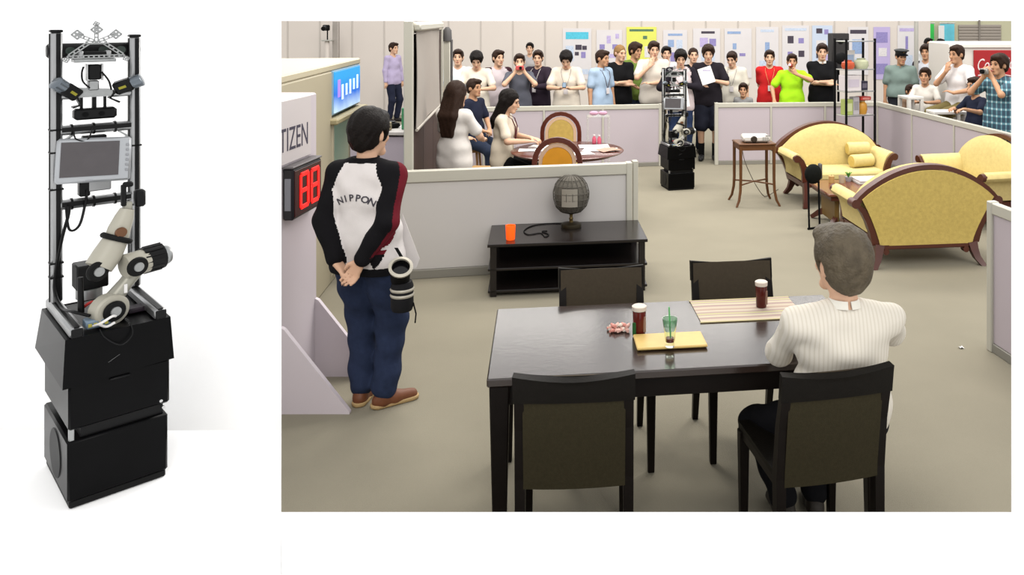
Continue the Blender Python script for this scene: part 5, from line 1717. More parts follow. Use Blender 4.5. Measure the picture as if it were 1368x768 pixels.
# sign stand: upright box with sloping feet
SXF, SY0, SY1, SH = -2.035, 4.58, 5.09, 1.745
t = thing('sign_stand', 'lilac-white upright sign stand with sloping side feet', 'stand', (SXF, SY0, 0))
STAND = mat('lilac_laminate', (222, 212, 219), 0.5, noise=(2, 0.03))
b = MB(); b.box((-.3, (SY1 - SY0) / 2, SH / 2), (.6, SY1 - SY0, SH), .01); b.build('upright', STAND, t, smooth=0)
for y in (0.0, SY1 - SY0 - .03):
    b = MB(); b.prism([(.0, y, 0), (.385, y, 0), (.385, y, .012), (.02, y, .47), (.0, y, .48)], (0, .03, 0)); b.build('sloping_foot', STAND, t, smooth=0)
Mx = frame((.0015, .02, 1.48), (0, 1, 0), (0, 0, 1))
b = MB(); b.box((.005, .2, 1.56), (.01, .40, .36), .003); b.build('sign_board', mat('sign_white', (226, 218, 218), .5), t, smooth=0)
text_mesh('sign_lettering', 'CITIZEN', .19, mat('sign_grey_ink', (72, 68, 86), 0.6), t, Matrix.Translation((.0105, .36, 1.51)) @ frame((0, 0, 0), (0, 1, 0), (0, 0, 1)), align='RIGHT', squeeze=.74)

t = thing('digital_clock', 'black wall clock box with large red lit digits', 'clock', (SXF + .004, 4.60, 1.215))
b = MB(); b.box((.03, .2, 0), (.06, .40, .29), .010); cb_ = b.build('case', mat('clock_black', (34, 32, 36), 0.45, spec=.2), t, smooth=0)
b = MB(); b.box((.061, .2, .0), (.006, .37, .26), .002); b.build('face_plate', mat('clock_face', (60, 20, 20), 0.3), t, smooth=0)
b = MB(); b.box((.03, -.002, 0), (.035, .006, .18), .002); b.build('end_plate', mat('clock_grey', (120, 120, 128), 0.4), t, smooth=0)
b = MB(); b.box((.03, .2, .15), (.066, .41, .012), .004); b.build('top_edge', mat('clock_grey_edge', (96, 92, 94), 0.4), t, smooth=0)
LED = mat('red_led', (255, 30, 26), 0.4, emit=1.0)
SEG = {'8': 'abcdefg', '5': 'acdfg', '2': 'abdeg', '3': 'abcdg', '9': 'abcdfg', '0': 'abcdef'}


def digit(ch, y0, z0, w, h):
    th = .024
    pos = {'a': (w / 2, h, w, th), 'g': (w / 2, h / 2, w, th), 'd': (w / 2, 0, w, th), 'f': (0, .75 * h, th, h / 2), 'b': (w, .75 * h, th, h / 2), 'e': (0, .25 * h, th, h / 2), 'c': (w, .25 * h, th, h / 2)}
    for s in SEG[ch]:
        cy, cz, sy, sz = pos[s]
        b = MB(); b.box((.0665, y0 + cy, z0 + cz), (.005, sy, sz), .001); b.build('lit_segment', LED, t, smooth=0)


digit('8', .09, -.09, .10, .185)
digit('8', .24, -.09, .10, .185)

# table with odds and ends behind the machine
t = thing('white_counter', 'white counter crowded with small items behind the man in the jacket', 'counter', (-3.15, 9.35, 0), R(-4))
b = MB(); b.box((0, 0, .94), (1.35, .6, .04), .006); b.build('worktop', PALE, t, smooth=0)
b = MB(); b.box((0, 0, .45), (1.28, .54, .90), .006); b.build('body', mat('counter_lilac', (200, 190, 204), .6), t, smooth=0)
b = MB(); b.box((.2, -.272, .5), (.03, .006, .8)); b.build('panel_joint', RAIL, t, smooth=0)
CT = Matrix.Translation(t.location) @ Matrix.Rotation(R(-4), 4, 'Z')


def on_counter(x, y): return CT @ Vector((x, y, .9605))


carton('green_tin', 'green tin at the right end of the white counter', 'tin', on_counter(.50, -.05), (.16, .12, .24), mat('tin_green', (74, 150, 104), 0.5), mat('tin_green_dark', (54, 120, 84), 0.5), 0)
carton('white_box', 'white box at the left on the white counter', 'box', on_counter(-.33, -.0), (.30, .2, .16), PAPER, mat('box_grey', (190, 184, 184), .6), 0)
lump('black_helmet', 'black helmet on the white counter beside the white box', 'helmet', on_counter(-.05, 0), (.10, .11, .17), MATTE, BLACK, 0)
lump('black_pouch', 'flat black pouch on the white counter beside the green tin', 'pouch', on_counter(.22, .02), (.14, .09, .07), MATTE, BLACK, 0)
carton('low_carton', 'low beige carton at the front of the white counter', 'box', on_counter(.22, -.2), (.22, .1, .09), mat('beige_card', (206, 190, 160), .7), mat('beige_card2', (170, 150, 120), .7), 0)
# dark wedge-shaped hat on the far machine end
t = thing('black_speaker', 'small black rounded speaker on a post behind the beige machine', 'speaker', ((388 - PX) / F * 13.6, 13.6, 0))
b = MB(); b.tube([(0, 0, 0), (0, 0, 1.38)], .03, 10); b.build('pole', RAIL, t)
b = MB(); b.lathe([(.17, 1.36), (.16, 1.42), (.10, 1.50), (.0, 1.53)], 20); b.build('cone', MATTE, t)

# ================================================================== the drinks kiosk and white tables on the right
KY = 12.15
kx0, kx1 = (1268 - PX) / F * KY, (1400 - PX) / F * KY
t = thing('drinks_kiosk', 'white drinks kiosk with a red lettered sign on the right', 'kiosk', ((kx0 + kx1) / 2, KY, 0))
kw = kx1 - kx0
kh = CAM_H - (57 - PY) * KY / F
b = MB(); b.box((0, .45, kh / 2), (kw, .9, kh), .02); b.build('cabinet', mat('kiosk_white', (226, 220, 212), 0.4), t, smooth=0)
b = MB(); b.box((0, -.01, kh - .05), (kw + .02, .03, .05), .006); b.build('top_trim', mat('kiosk_trim', (238, 232, 224), 0.4), t, smooth=0)
rx0 = (1300 - PX) / F * KY - (kx0 + kx1) / 2
rw = kw / 2 - rx0 - .02
rz1, rz0 = CAM_H - (67 - PY) * KY / F, CAM_H - (108 - PY) * KY / F
RED = mat('sign_red', (170, 34, 38), 0.4)
b = MB(); b.box((rx0 + rw / 2, -.02, (rz0 + rz1) / 2), (rw, .03, rz1 - rz0), .006); sg = b.build('red_sign', RED, t, smooth=0)
text_mesh('script_lettering', 'Coca-Cola', .25, mat('letter_white', (240, 226, 224), .5), sg, Matrix.Translation((rx0 + .03, -.037, (rz0 + rz1) / 2 + .0)) @ frame((0, 0, 0), (1, 0, .06), (0, 0, 1)), align='LEFT', shear=.35, squeeze=.6)
b = MB(); b.sheet(lambda u, v: (rx0 + .06 + u * (rw - .12), -.0375, rz0 + .07 + .035 * math.sin(u * PI * 1.6 + .4) + .018 * (v - .5) * (1 - .6 * u)), 14, 1, .002); b.build('white_swoosh', mat('letter_white', (240, 226, 224), .5), sg)
b = MB(); b.box((rx0 + rw / 2 + .28, -.015, .62), (rw - .55, .02, .95), .006); b.build('red_panel', mat('dull_red_panel', (150, 44, 44), .5), t, smooth=0)
b = MB(); b.box((rx0 - .17, -.005, kh / 2 - .05), (.016, .012, kh - .2)); b.build('door_seam', mat('seam_grey', (186, 180, 172), .5), t, smooth=0)


def white_frame_table(label, x, y, w, d, h, rz):
    t = thing('white_table', label, 'table', (x, y, 0), rz, None)
    m = mat('white_table_paint', (232, 228, 222), 0.4)
    b = MB(); b.box((0, 0, h - .02), (w, d, .04), .006); b.build('tabletop', m, t, smooth=0)
    for sx in (-1, 1):
        for sy in (-1, 1):
            b = MB(); b.box((sx * (w / 2 - .025), sy * (d / 2 - .025), (h - .04) / 2), (.05, .05, h - .04), .004); b.build('leg', m, t, smooth=0)
    return t


white_frame_table('white table behind the right partition between the boy and the seated man', 4.07, 11.14, .46, .30, .96, R(2))
white_frame_table('white table behind the right partition in front of the officer', 3.84, 11.95, .24, .34, 1.08, R(8))
# high bench the white-shirted man sits on
t = thing('white_bench', 'white bench the white-shirted man sits on', 'bench', (4.62, 11.72, 0), R(28))
b = MB(); b.box((0, 0, .80), (.46, .40, .05), .008); b.build('bench_top', mat('white_table_paint', (232, 228, 222), 0.4), t, smooth=0)
for sx in (-1, 1):
    b = MB(); b.box((sx * .19, 0, .3875), (.05, .38, .775), .006); b.build('leg', mat('white_table_paint', (232, 228, 222), 0.4), t, smooth=0)

# the second robot of the same kind, at work in the gap of the partitions
r2 = copy_tree(robot)
r2.location = ((893 - PX) / F * 10.52, 10.52, 0)
r2.rotation_euler = (0, 0, R(17))
r2.scale = (1.36, .95, 1.0)
r2['label'] = 'black and silver service robot standing on the grey carpet in the partition gap'
# ================================================================== the people
def C(n, c, ns=18, na=.08, **k): return mat('cloth_' + n, c, .85, noise=(ns, na), bump=(240, .12), spec=.1, **k)


WHITE_T = C('white', (236, 230, 224))
BLACKC = C('black', (22, 22, 24))
JEANS = C('denim', (40, 54, 84), na=.3, ns=30)
DKJEANS = C('dark_denim', (40, 48, 66), na=.25, ns=30)
NAVY = C('navy', (36, 40, 58))
KHAKI = C('khaki', (112, 100, 62))
ROPE = mat('lanyard_grey', (96, 92, 100), .8)
WOODF = mat('stool_wood', (150, 110, 70), .5)


def at_px(px_, Y): return (px_ - PX) / F * Y


def ht(ytop, Y): return CAM_H - (ytop - PY) * Y / F


def spect(label, px_, ytop, Y, face=0, **k):
    """someone in the crowd whose head top shows at (px_, ytop) when standing at depth Y"""
    k.setdefault('pants', DKJEANS)
    k.setdefault('group', 'spectators around the arena')
    return person(label, at_px(px_, Y), Y, R(face), height=ht(ytop, Y) / 1.015, **k)


def between(P, t=.5, ext=.09, off=(0, 0, 0)):
    """world point between the two hands"""
    a = P['wr'][1] + P['hd'][1] * ext; b = P['wr'][-1] + P['hd'][-1] * ext
    return wp(P, a * t + b * (1 - t) + np.array(off))


# ---------------------------------------------------------------- man in the white and black jacket
jk = [C('jacket_white', (232, 226, 224)), C('jacket_black', (20, 19, 22)), C('jacket_maroon', (110, 28, 40)), C('jacket_hem', (22, 22, 26))]


ARMS = {}


def jacket_mat(c, l):
    x, y, z = c[:, 0], c[:, 1], c[:, 2]
    m = np.zeros(len(c), int)
    best = np.full(len(c), 9.0); off = np.zeros((len(c), 3))
    for pts in ARMS.values():
        for a, b in zip(pts[:-1], pts[1:]):
            t = np.clip(((c - a) @ (b - a)) / ((b - a) @ (b - a)), 0, 1)
            o = c - (a + t[:, None] * (b - a))
            d = np.linalg.norm(o, axis=1)
            n = d < best
            best[n] = d[n]; off[n] = o[n]
    bd = .095 + np.clip(1.47 - z, 0, .4) / .27 * .115
    q = np.sqrt((x / .205) ** 2 + ((y - .005) / .148) ** 2)
    sl = (z > 1.25) & (np.abs(x) > bd) | ((best < .060) | (q > 1.05) & (best < .10)) & (z < 1.34)
    m[sl] = 1
    m[sl & (x < -.06) & (-.75 * off[:, 0] - .66 * off[:, 1] > .016) & (z > .95)] = 2
    m[(~sl) & (z < .868)] = 3
    m[(z > 1.465) & (np.abs(x) < .10)] = 1
    return m


jp = dict(L=((.100, .175, .915), (.95, .25, .05), (-.70, .06, -.62)), R=((-.065, .19, .93), (-.95, .25, .05), (.45, .08, -.80)), curl=.55)
for e_, k_ in ((1, 'L'), (-1, 'R')):
    s_ = np.array((e_ * .165 * 1.06, .005, 1.385))
    q_, w_ = ik(s_, jp[k_][0], .275, .25, jp[k_][1])
    ARMS[e_] = [s_, q_, w_]
NX, NY = -1.575, 4.65
N = person('man in a white and black lettered jacket, hands clasped behind his back', NX, NY, R(170), height=1.64, pose=jp, shirt=jk[0], shirt_mats=jk, facemat=jacket_mat, sleeve='long', shirt_len=.815,
           loose=.030, wide=1.06, pants=C('baggy_denim', (44, 54, 80), na=.3, ns=30), legw=1.2, hair='thick', hs=1.16, head=(-14, 4, 0), res=.0075, shoes=(120, 72, 46), shoe_sole=mat('tan_sole', (190, 160, 112), .7), folds=.005, feet={1: (.07, -.07, .085), -1: (-.085, -.05, .085)}, toes={1: (.1, -1), -1: (-.72, -.70)}, sdrop=.02)
nt_ = N['root']
for e in (1, -1):                                   # collar and cuffs
    w0, e0 = N['wr'][e], N['el'][e]
    d = (e0 - w0); d /= np.linalg.norm(d)
    b = MB(); b.tube([tuple(w0 + d * .012), tuple(w0 + d * .03), tuple(w0 + d * .055)], [.040, .044, .043], 16); b.build('cuff', jk[1], nt_)
b = MB(); b.strip([(.074 * math.sin(a), .012 - .068 * math.cos(a), 1.478) for a in [2 * PI * k / 20 for k in range(20)]], .03, .012, (0, 0, 1), closed=True); b.build('jacket_collar', jk[1], nt_)
b = MB(); b.prism([(-.185, -.08, 1.14), (-.285, -.10, .87), (-.265, -.095, .815), (-.16, -.07, .83)], (.006, -.012, 0)); b.build('jacket_flap', jk[0], nt_, smooth=0)
# lettering on the back, laid on the cloth
from mathutils.bvhtree import BVHTree
sm_ = N['shirt'].data
bvh = BVHTree.FromPolygons([v.co for v in sm_.vertices], [tuple(p.vertices) for p in sm_.polygons])
for i, ch in enumerate('NIPPON'):
    a = R(-28 + 56 * i / 5)
    cx, cz = .215 * math.sin(a), 1.06 + .215 * math.cos(a)
    cu = bpy.data.curves.new('jacket_letter', 'FONT'); cu.body = ch; cu.size = .054; cu.align_x = 'CENTER'; cu.align_y = 'CENTER'; cu.resolution_u = 2; cu.offset = .0012
    to = bpy.data.objects.new('jacket_letter', cu); COL.objects.link(to)
    me = bpy.data.meshes.new_from_object(to.evaluated_get(bpy.context.evaluated_depsgraph_get()))
    bpy.data.objects.remove(to)
    bm = bmesh.new(); bm.from_mesh(me)
    bmesh.ops.subdivide_edges(bm, edges=[e_ for e_ in bm.edges if e_.calc_length() > .012], cuts=3)
    for v in bm.verts:
        x_, z_ = v.co.x * 1.12, v.co.y
        px_, pz_ = cx + x_ * math.cos(a) + z_ * math.sin(a), cz + z_ * math.cos(a) - x_ * math.sin(a)
        hit = bvh.ray_cast(Vector((-px_, .6, pz_)), Vector((0, -1, 0)))
        yy = hit[0].y if hit[0] else .13
        v.co = Vector((-px_, yy + .0035, pz_))
    bm.to_mesh(me); bm.free()
    me.materials.clear(); me.materials.append(mat('jacket_ink', (70, 66, 74), .8))
    o = bpy.data.objects.new('jacket_letter', me); COL.objects.link(o); o.parent = nt_
# pouch with a lens at his hip
ax_v = Vector((.80, -.60, .55)).normalized()
t = thing('camera_pouch', 'black camera pouch with a pale-rimmed lens hanging at the jacket man\'s hip', 'pouch', (-1.315, 4.44, .70))
b = MB(); b.lathe([(.0, -.07), (.052, -.07), (.060, -.05), (.060, .06), (.052, .085), (.0, .085)], 18); b.build('pouch', mat('pouch_black', (24, 24, 27), .7, spec=.15), t)
Mx = Matrix.Translation((.0, -.03, .135)) @ Matrix.Rotation(R(38), 4, 'X') @ Matrix.Rotation(R(12), 4, 'Y')
b = MB(); b.lathe([(.050, -.05), (.052, .04), (.056, .055), (.046, .055), (.043, .02), (.0, .02)], 22, M=Mx); lb = b.build('lens_barrel', MATTE, t)
b = MB(); b.lathe([(.048, .052), (.062, .050), (.064, .062), (.048, .066), (.046, .052), (.048, .052)], 24, M=Mx, caps=False); b.build('pale_rim', mat('lens_rim', (190, 184, 170), .4, .3), lb)
b = MB(); b.lathe([(.0, .024), (.043, .026)], 20, M=Mx, caps=False); b.build('glass', mat('lens_glass_dark', (14, 14, 18), .05), lb)
for z in (.045, .015):
    b = MB(); b.lathe([(.061, z - .008), (.064, z), (.061, z + .008)], 22); b.build('pale_band', mat('lens_rim', (190, 184, 170), .4, .3), t)
b = MB(); b.strip([(.03, .0, .06), (.0, .05, .17), (-.06, .09, .24)], .02, .004, (1, 0, 0)); b.build('strap', MATTE, t)
b = MB(); b.tube([(.06, 0, -.03), (.075, 0, -.09), (.07, 0, -.14)], .004, 6); b.build('cord_end', MATTE, t)

# ---------------------------------------------------------------- seated man in the white shirt
STRIPE = grad_mat('white_ribbed_shirt', 'X', [(0, (232, 225, 212)), (.62, (220, 212, 196))], .85, freq=55)
sp = dict(L=((.10, -.36, 1.135), (.75, .55, -.5), (-.25, -1, -.05)), R=((-.24, -.42, 1.16), (-.9, .3, -.4), (.4, -1, -.1)), curl=.35)
cm = chair_man.location
M_ = person('grey-haired man in a ribbed white shirt seated at the dining table', .79, 3.37, R(180 + 8), height=1.53, pose=sp, shirt=STRIPE, sleeve='long', shirt_len=.88, loose=.018, wide=1.36, sdrop=.035, pants=C('trouser_black', (20, 20, 24)),
            hair='thick', hairm=HAIRG, hs=1.30, head=(14, 2, 0), sit=.47, lean=-5, res=.0075, folds=.005, knees={1: (.75, -1, .5), -1: (.05, -1, .3)}, feet={1: (.16, -.30, .085), -1: (.0, -.34, .085)}, shoes=(46, 40, 34), legw=1.02, collar=C('collar_white', (238, 234, 222)), skin=SKIN)
b = MB(); b.ell(tuple(M_['Hd']((.016, .100, .085))), (.022, .014, .026), 10, 6); b.build('bald_spot', mat('scalp', (170, 130, 96), .6), M_['root'])

# ---------------------------------------------------------------- the two women at the round table, and who sits beyond
person('woman with long brown hair and a white shirt standing beyond the pale partition', at_px(607, 8.0), 8.0, R(180 - 24), height=ht(112, 8.0) / 1.01, pose='desk', shirt=WHITE_T, sleeve='short', pants=NAVY, hair='long', hairm=HAIRBR, hair_long=.21, hs=1.14, head=(-8, 8, 0), res=.010, wide=.95, loose=.022)
person('woman with black hair seated in profile at the round table', -1.645, 9.40, R(88), height=1.64, pose=dict(L=((.13, -.31, 1.18), (.7, .3, -.6), (-.4, -.85, 0)), R=((-.13, -.31, 1.18), (-.7, .3, -.6), (.4, -.85, 0))), shirt=C('cream_top', (228, 216, 196)), sleeve='short', pants=BLACKC, hair='long', hair_long=.10, hs=1.14, head=(0, 10, 0), sit=.478, res=.010, wide=.92, loose=.016, lean=4, lanyard=mat('maroon_strap', (96, 40, 44), .7))
t = thing('stool', 'low wooden stool under the boy behind the long-haired woman', 'stool', (at_px(632, 11.1) - .02, 11.1, 0), 0)
b = MB(); b.lathe([(.0, .415), (.16, .415), (.17, .43), (.16, .45), (.0, .45)], 20); b.build('seat', WOODF, t)
for k in range(4):
    a = PI / 4 + k * PI / 2
    b = MB(); b.tube([(.12 * math.cos(a), .12 * math.sin(a), .42), (.16 * math.cos(a), .16 * math.sin(a), 0)], [.018, .014], 8); b.build('leg', WOODF, t)
person('dark-haired boy seated behind the long-haired woman, face turned right', at_px(632, 11.1), 11.1, R(62), height=1.63, pose='front_low', shirt=NAVY, pants=DKJEANS, hair='short', hairm=HAIRBR, sit=.49, skin=SKIN2)

# ---------------------------------------------------------------- spectators from left to right
spect('man in a lilac shirt standing far left beyond the white counter', 525, 57, 17.6, 62, pose='down', shirt=C('lilac', (186, 174, 206)), sleeve='long', pants=NAVY, hairm=HAIRBR)
BAND = grad_mat('white_tee_blue_bands', 'Z', [(0, (226, 236, 240)), (.50, (196, 220, 234)), (.545, (226, 236, 240)), (.60, (110, 140, 196)), (.64, (226, 236, 240)), (.72, (214, 230, 238)), (.80, (228, 236, 240))], .85, space='Generated')
spect('young man in a white tee with a blue chest band', 612, 66, 12.8, 8, pose='down', shirt=BAND, hairm=HAIRBR, loose=.018)
p = spect('young man in a plain white tee looking down at his hands', 637, 67, 12.4, 8, pose='device', shirt=C('ivory_tee', (236, 228, 212)), head=(0, 28, 0), hair='thick', pants=C('steel_blue', (84, 96, 120)))
p = spect('man in a maroon-sleeved grey-white jacket looking right', 665, 67, 12.85, 24, pose='down', shirt=C('grey_white', (208, 196, 200)), raglan=C('maroon_dark', (58, 30, 40)), sleeve='long', loose=.02, head=(14, 0, 0), hairm=HAIRBR)
p = spect('person in a slate shirt raising a red camera to the face', 694, 72, 12.42, 10, pose='camera', shirt=C('slate_shirt', (92, 94, 104)), hairm=HAIRBR, pants=NAVY)
t = thing('red_camera', 'small red camera held to the face of the person in slate', 'camera', between(p, .5, .06, (0, -.035, .02)), R(10))
b = MB(); b.box((0, 0, 0), (.12, .035, .065), .008); b.build('body', mat('camera_red', (206, 84, 84), .4), t); b = MB(); b.tube([(.01, -.018, 0), (.01, -.035, 0)], .022, 14); b.build('lens', MATTE, t)
b = MB(); b.box((-.035, 0, .036), (.025, .02, .008), .003); b.build('shutter_button', CHROME, t)
p = spect('photographer in a dark jacket with a black camera at the chest', 719, 67, 13.05, -18, pose='device', shirt=C('plum_black', (52, 42, 54)), sleeve='long', hairm=HAIRBR, head=(18, 4, 0), pants=C('pale_trousers', (196, 190, 190)), loose=.024, lanyard=mat('white_strap', (220, 214, 208), .7))
t = thing('black_camera', 'black camera in the hands of the photographer in the dark jacket', 'camera', between(p, .5, .08, (0, -.07, .03)), R(-18))
b = MB(); b.box((0, 0, 0), (.14, .06, .10), .012); b.build('body', BLACK, t); b = MB(); b.tube([(0, -.03, -.005), (0, -.11, -.005)], [.038, .042], 16); b.build('lens', MATTE, t); b = MB(); b.box((0, 0, .06), (.05, .04, .03), .008); b.build('viewfinder', BLACK, t)
spect('far person in grey behind the photographer, only head and shoulder showing', 708, 57, 17.8, 0, pose='down', shirt=C('mid_grey', (176, 172, 172)))
p = spect('young man in a cream shirt looking down at a phone', 757, 66, 12.5, 0, pose='device', shirt=C('cream_shirt', (230, 220, 204)), head=(0, 30, 0), hair='thick', lanyard=ROPE, loose=.024)
t = thing('phone', 'dark phone in the hands of the young man in the cream shirt', 'phone', between(p, .5, .10, (0, -.02, .025)), 0)
b = MB(); b.box((0, 0, 0), (.06, .012, .10), .005, M=Matrix.Rotation(R(-40), 4, 'X')); b.build('body', BLACK, t); b = MB(); b.box((0, -.007, 0), (.05, .002, .08), M=Matrix.Rotation(R(-40), 4, 'X')); b.build('screen', mat('phone_screen', (120, 140, 160), .2), t)
p = spect('man in a pale blue polo shirt facing right', 803, 67, 12.62, 46, pose='down', shirt=C('pale_blue', (170, 192, 216)), collar=C('pale_blue', (170, 192, 216)), hairm=HAIRBR, skin=SKIN2, head=(12, 4, 0), loose=.022, lanyard=ROPE)
spect('balding fair man in a black tee with folded arms', 827, 60, 13.2, 20, pose='crossed', shirt=BLACKC, hair='thin', hairm=C('sandy_hair', (150, 116, 76)), head=(18, 6, 0), wide=1.08, loose=.02)
spect('dark-haired man in an olive green shirt behind the balding man', 847, 57, 13.75, 32, pose='front_low', shirt=C('olive_green', (112, 134, 62)), hairm=HAIRBR, hair='thick', skin=SKIN2, head=(14, 8, 0))
spect('man in a white tee stroking his chin', 873, 55, 13.0, 4, pose='chin', shirt=C('soft_white', (226, 218, 206)), hairm=HAIRBR, head=(6, 6, 0), wide=1.06, loose=.024, pants=KHAKI)
spect('man behind the chin-stroker, half his head showing', 890, 62, 14.0, 6, pose='down', shirt=C('cool_white', (222, 220, 226)))
RG = [C('racing_white', (222, 206, 208)), C('racing_black', (36, 32, 40)), C('racing_black', (36, 32, 40))]
p = spect('young man in a white and black jacket holding papers behind the robot', 909, 66, 12.45, 2, pose='paper', shirt=RG[0], raglan=RG[1], sleeve='long', loose=.024, pants=JEANS, hair='thick', head=(0, 16, 0))
t = thing('white_clipboard', 'white clipboard hanging from the hands of the young man behind the robot', 'clipboard', between(p, .5, .06, (0, -.09, -.15)), R(2))
b = MB(); b.box((0, 0, 0), (.26, .008, .30), .003, M=Matrix.Rotation(R(-12), 4, 'X') @ Matrix.Rotation(R(-8), 4, 'Y')); b.build('board', PAPER, t); b = MB(); b.box((0, -.035, .14), (.08, .012, .03), .004); b.build('clip', CHROME, t)
spect('short-haired man in black behind the two men in the partition gap', 926, 64, 13.5, 6, pose='down', shirt=BLACKC, hair='thin', hairm=HAIRBR)
p = spect('man in black tee and shorts holding a white sheet in the partition gap', 946, 60, 12.85, -2, pose='paper', shirt=C('charcoal_tee', (38, 34, 40)), shorts=True, pants=C('black_shorts', (34, 36, 48)), socks=BLACKC, shoes=(30, 30, 32), hair='thick', hairm=HAIRBR, head=(0, 10, 0), wide=1.06, loose=.026, legw=1.12)
t = thing('white_sheet', 'white sheet held up at the chest of the man in shorts', 'paper', between(p, .5, .08, (0, -.05, .10)), R(-2))
b = MB(); b.box((0, 0, 0), (.21, .006, .26), .001, M=Matrix.Rotation(R(-15), 4, 'X') @ Matrix.Rotation(R(-18), 4, 'Y')); b.build('sheet', PAPER, t); b = MB(); b.box((.0, -.03, .08), (.12, .004, .012), .001); b.build('printed_line', mat('print_p', TINTS['p'], .7, noise=(45, .35)), t)
spect('man in a white shirt with a lanyard looking down to the left', 979, 68, 13.25, -14, pose='down', shirt=C('white_polo', (226, 220, 206)), hairm=HAIRBR, lanyard=ROPE, head=(-10, 16, 0), loose=.026)
spect('child whose dark head just shows above the lilac partition', 993, 114, 12.85, -10, pose='down', shirt=C('child_grey', (150, 150, 150)), hairm=HAIRBR, hs=1.35, skin=SKIN2)
spect('man in a red shirt with a yellow lanyard', 1028, 67, 13.35, -6, pose='behind', shirt=C('red_shirt', (206, 42, 44)), hairm=HAIRBR, lanyard=mat('lanyard_gold', (214, 170, 110), .7), loose=.022)
p = spect('man in a lime green tee drinking from a can', 1058, 72, 12.88, -6, pose='drink', shirt=C('lime_tee', (176, 236, 40)), hairm=HAIRBR, skin=SKIN2, wide=1.04, loose=.024)
t = thing('drink_can', 'small red can at the lips of the man in lime green', 'can', wp(p, p['Hd']((-.035, -.135, -.05))), 0)
Mx = Matrix.Rotation(R(70), 4, 'X') @ Matrix.Rotation(R(-20), 4, 'Y')
b = MB(); b.lathe([(.0, -.05), (.026, -.05), (.03, -.044), (.03, .044), (.026, .05), (.0, .05)], 16, M=Mx); b.build('can_body', mat('can_red', (190, 60, 60), .3, .3), t); b = MB(); b.lathe([(.0, .051), (.022, .051), (.0, .053)], 12, M=Mx); b.build('can_lid', CHROME, t)
spect('man in a black polo with a white collar and folded arms', 1098, 58, 13.1, 0, pose='crossed', shirt=BLACKC, collar=C('white_collar', (232, 228, 222)), hairm=HAIRBR, pants=JEANS, head=(-6, 6, 0), wide=1.04, loose=.02)
OFF = C('officer_green', (128, 146, 140))
spect('officer in a peaked cap and grey-green shirt', 1203, 66, 13.4, -20, pose='down', shirt=OFF, collar=OFF, hair='cap', pants=C('officer_dark', (44, 46, 52)), belt=BLACK, head=(24, 4, 0), wide=1.12, loose=.03, skin=SKIN2, shirt_len=.95)
spect('person with a dark bag half hidden by the slim pole', 1237, 60, 14.2, -30, pose='front_low', shirt=C('bluish_white', (206, 208, 216)), raglan=C('bag_dark', (60, 56, 60)), sleeve='long', hair='thick', hairm=HAIRBR, skin=SKIN2)
person('man in a white shirt seated on the bench with a hand at his mouth', 4.47, 11.72, R(-62), height=1.78, pose='mouth', shirt=C('bright_white', (232, 228, 228)), pants=KHAKI, hair='short', hairm=HAIRBR, sit=.845, feet={1: (.10, -.40, .46), -1: (-.10, -.38, .44)}, lean=4, skin=SKIN2, group='spectators around the arena', loose=.024, wide=1.05)
spect('child in a white top standing beside the bench', 1236, 93, 12.35, -30, pose='device', shirt=C('child_white', (232, 228, 220)), hairm=HAIRBR, hs=1.25, skin=SKIN2)
spect('small child with brown hair at the foot of the slim pole', 1216, 116, 12.75, 10, pose='front_low', shirt=C('child_brown', (136, 112, 92)), hairm=HAIRBR, hs=1.35, skin=SKIN2)
spect('boy in a navy top reaching over the white table', 1303, 106, 10.75, -70, pose='reach', shirt=NAVY, hairm=HAIRBR, hs=1.25, skin=SKIN2)
PLAID = None
m = bpy.data.materials.new('teal_plaid'); m.use_nodes = True
nt = m.node_tree; bs = nt.nodes['Principled BSDF']; bs.inputs['Roughness'].default_value = .85
tc = nt.nodes.new('ShaderNodeTexCoord'); sx = nt.nodes.new('ShaderNodeSeparateXYZ'); nt.links.new(tc.outputs['Object'], sx.inputs[0])
ad = nt.nodes.new('ShaderNodeMath'); ad.operation = 'ADD'; nt.links.new(sx.outputs[0], ad.inputs[0]); nt.links.new(sx.outputs[1], ad.inputs[1])
prev = None
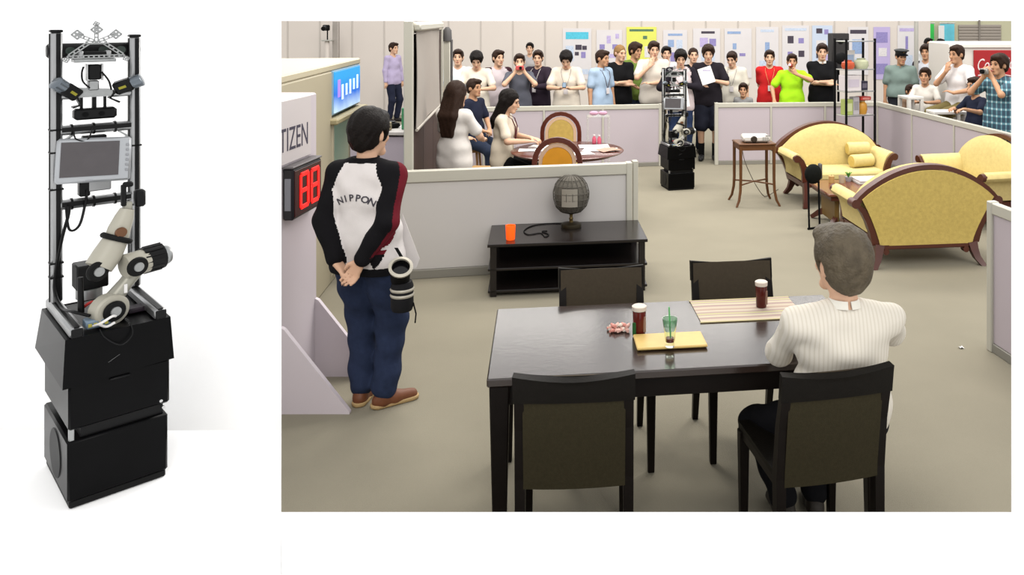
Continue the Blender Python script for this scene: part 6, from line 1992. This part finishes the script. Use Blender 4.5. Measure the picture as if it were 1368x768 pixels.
for src, fq in ((ad.outputs[0], 14.0), (sx.outputs[2], 12.0)):
    mu = nt.nodes.new('ShaderNodeMath'); mu.operation = 'MULTIPLY'; mu.inputs[1].default_value = fq; nt.links.new(src, mu.inputs[0])
    fr = nt.nodes.new('ShaderNodeMath'); fr.operation = 'FRACT'; nt.links.new(mu.outputs[0], fr.inputs[0])
    lt = nt.nodes.new('ShaderNodeMath'); lt.operation = 'LESS_THAN'; lt.inputs[1].default_value = .28; nt.links.new(fr.outputs[0], lt.inputs[0])
    if prev is None: prev = lt.outputs[0]
    else:
        a2 = nt.nodes.new('ShaderNodeMath'); a2.operation = 'MULTIPLY_ADD'; a2.inputs[1].default_value = .5; nt.links.new(prev, a2.inputs[0])
        m2 = nt.nodes.new('ShaderNodeMath'); m2.operation = 'MULTIPLY'; m2.inputs[1].default_value = .5; nt.links.new(lt.outputs[0], m2.inputs[0]); nt.links.new(m2.outputs[0], a2.inputs[2]); prev = a2.outputs[0]
cr = nt.nodes.new('ShaderNodeValToRGB')
cr.color_ramp.elements[0].color = lin((46, 74, 92), ALBEDO); cr.color_ramp.elements[1].color = lin((190, 214, 220), ALBEDO)
e_ = cr.color_ramp.elements.new(.5); e_.color = lin((90, 138, 152), ALBEDO)
nt.links.new(prev, cr.inputs[0]); nt.links.new(cr.outputs[0], bs.inputs['Base Color'])
p = spect('man in a teal plaid shirt photographing with both hands', 1336, 73, 10.1, -66, pose='camera', shirt=m, hair='thick', hairm=HAIRBR, skin=SKIN2, pants=DKJEANS, loose=.03, res=.010, shirt_len=.80)
t = thing('compact_camera', 'silver compact camera in the hands of the plaid-shirted man', 'camera', between(p, .5, .07, (0, -.04, .02)), R(-66))
b = MB(); b.box((0, 0, 0), (.12, .04, .07), .01); b.build('body', mat('camera_silver', (150, 146, 140), .35, .4), t); b = MB(); b.tube([(0, -.02, 0), (0, -.05, 0)], [.028, .024], 16); b.build('lens', MATTE, t)
b = MB(); b.box((.04, 0, .038), (.02, .02, .008), .002); b.build('shutter_button', CHROME, t)
spect('far dark-haired person before the green banner', 1240, 51, 18.0, 0, pose='down', shirt=C('far_white', (214, 214, 214)))
spect('far dark-haired person before the blue banner', 1256, 52, 18.5, 0, pose='down', shirt=C('far_green', (150, 190, 170)))
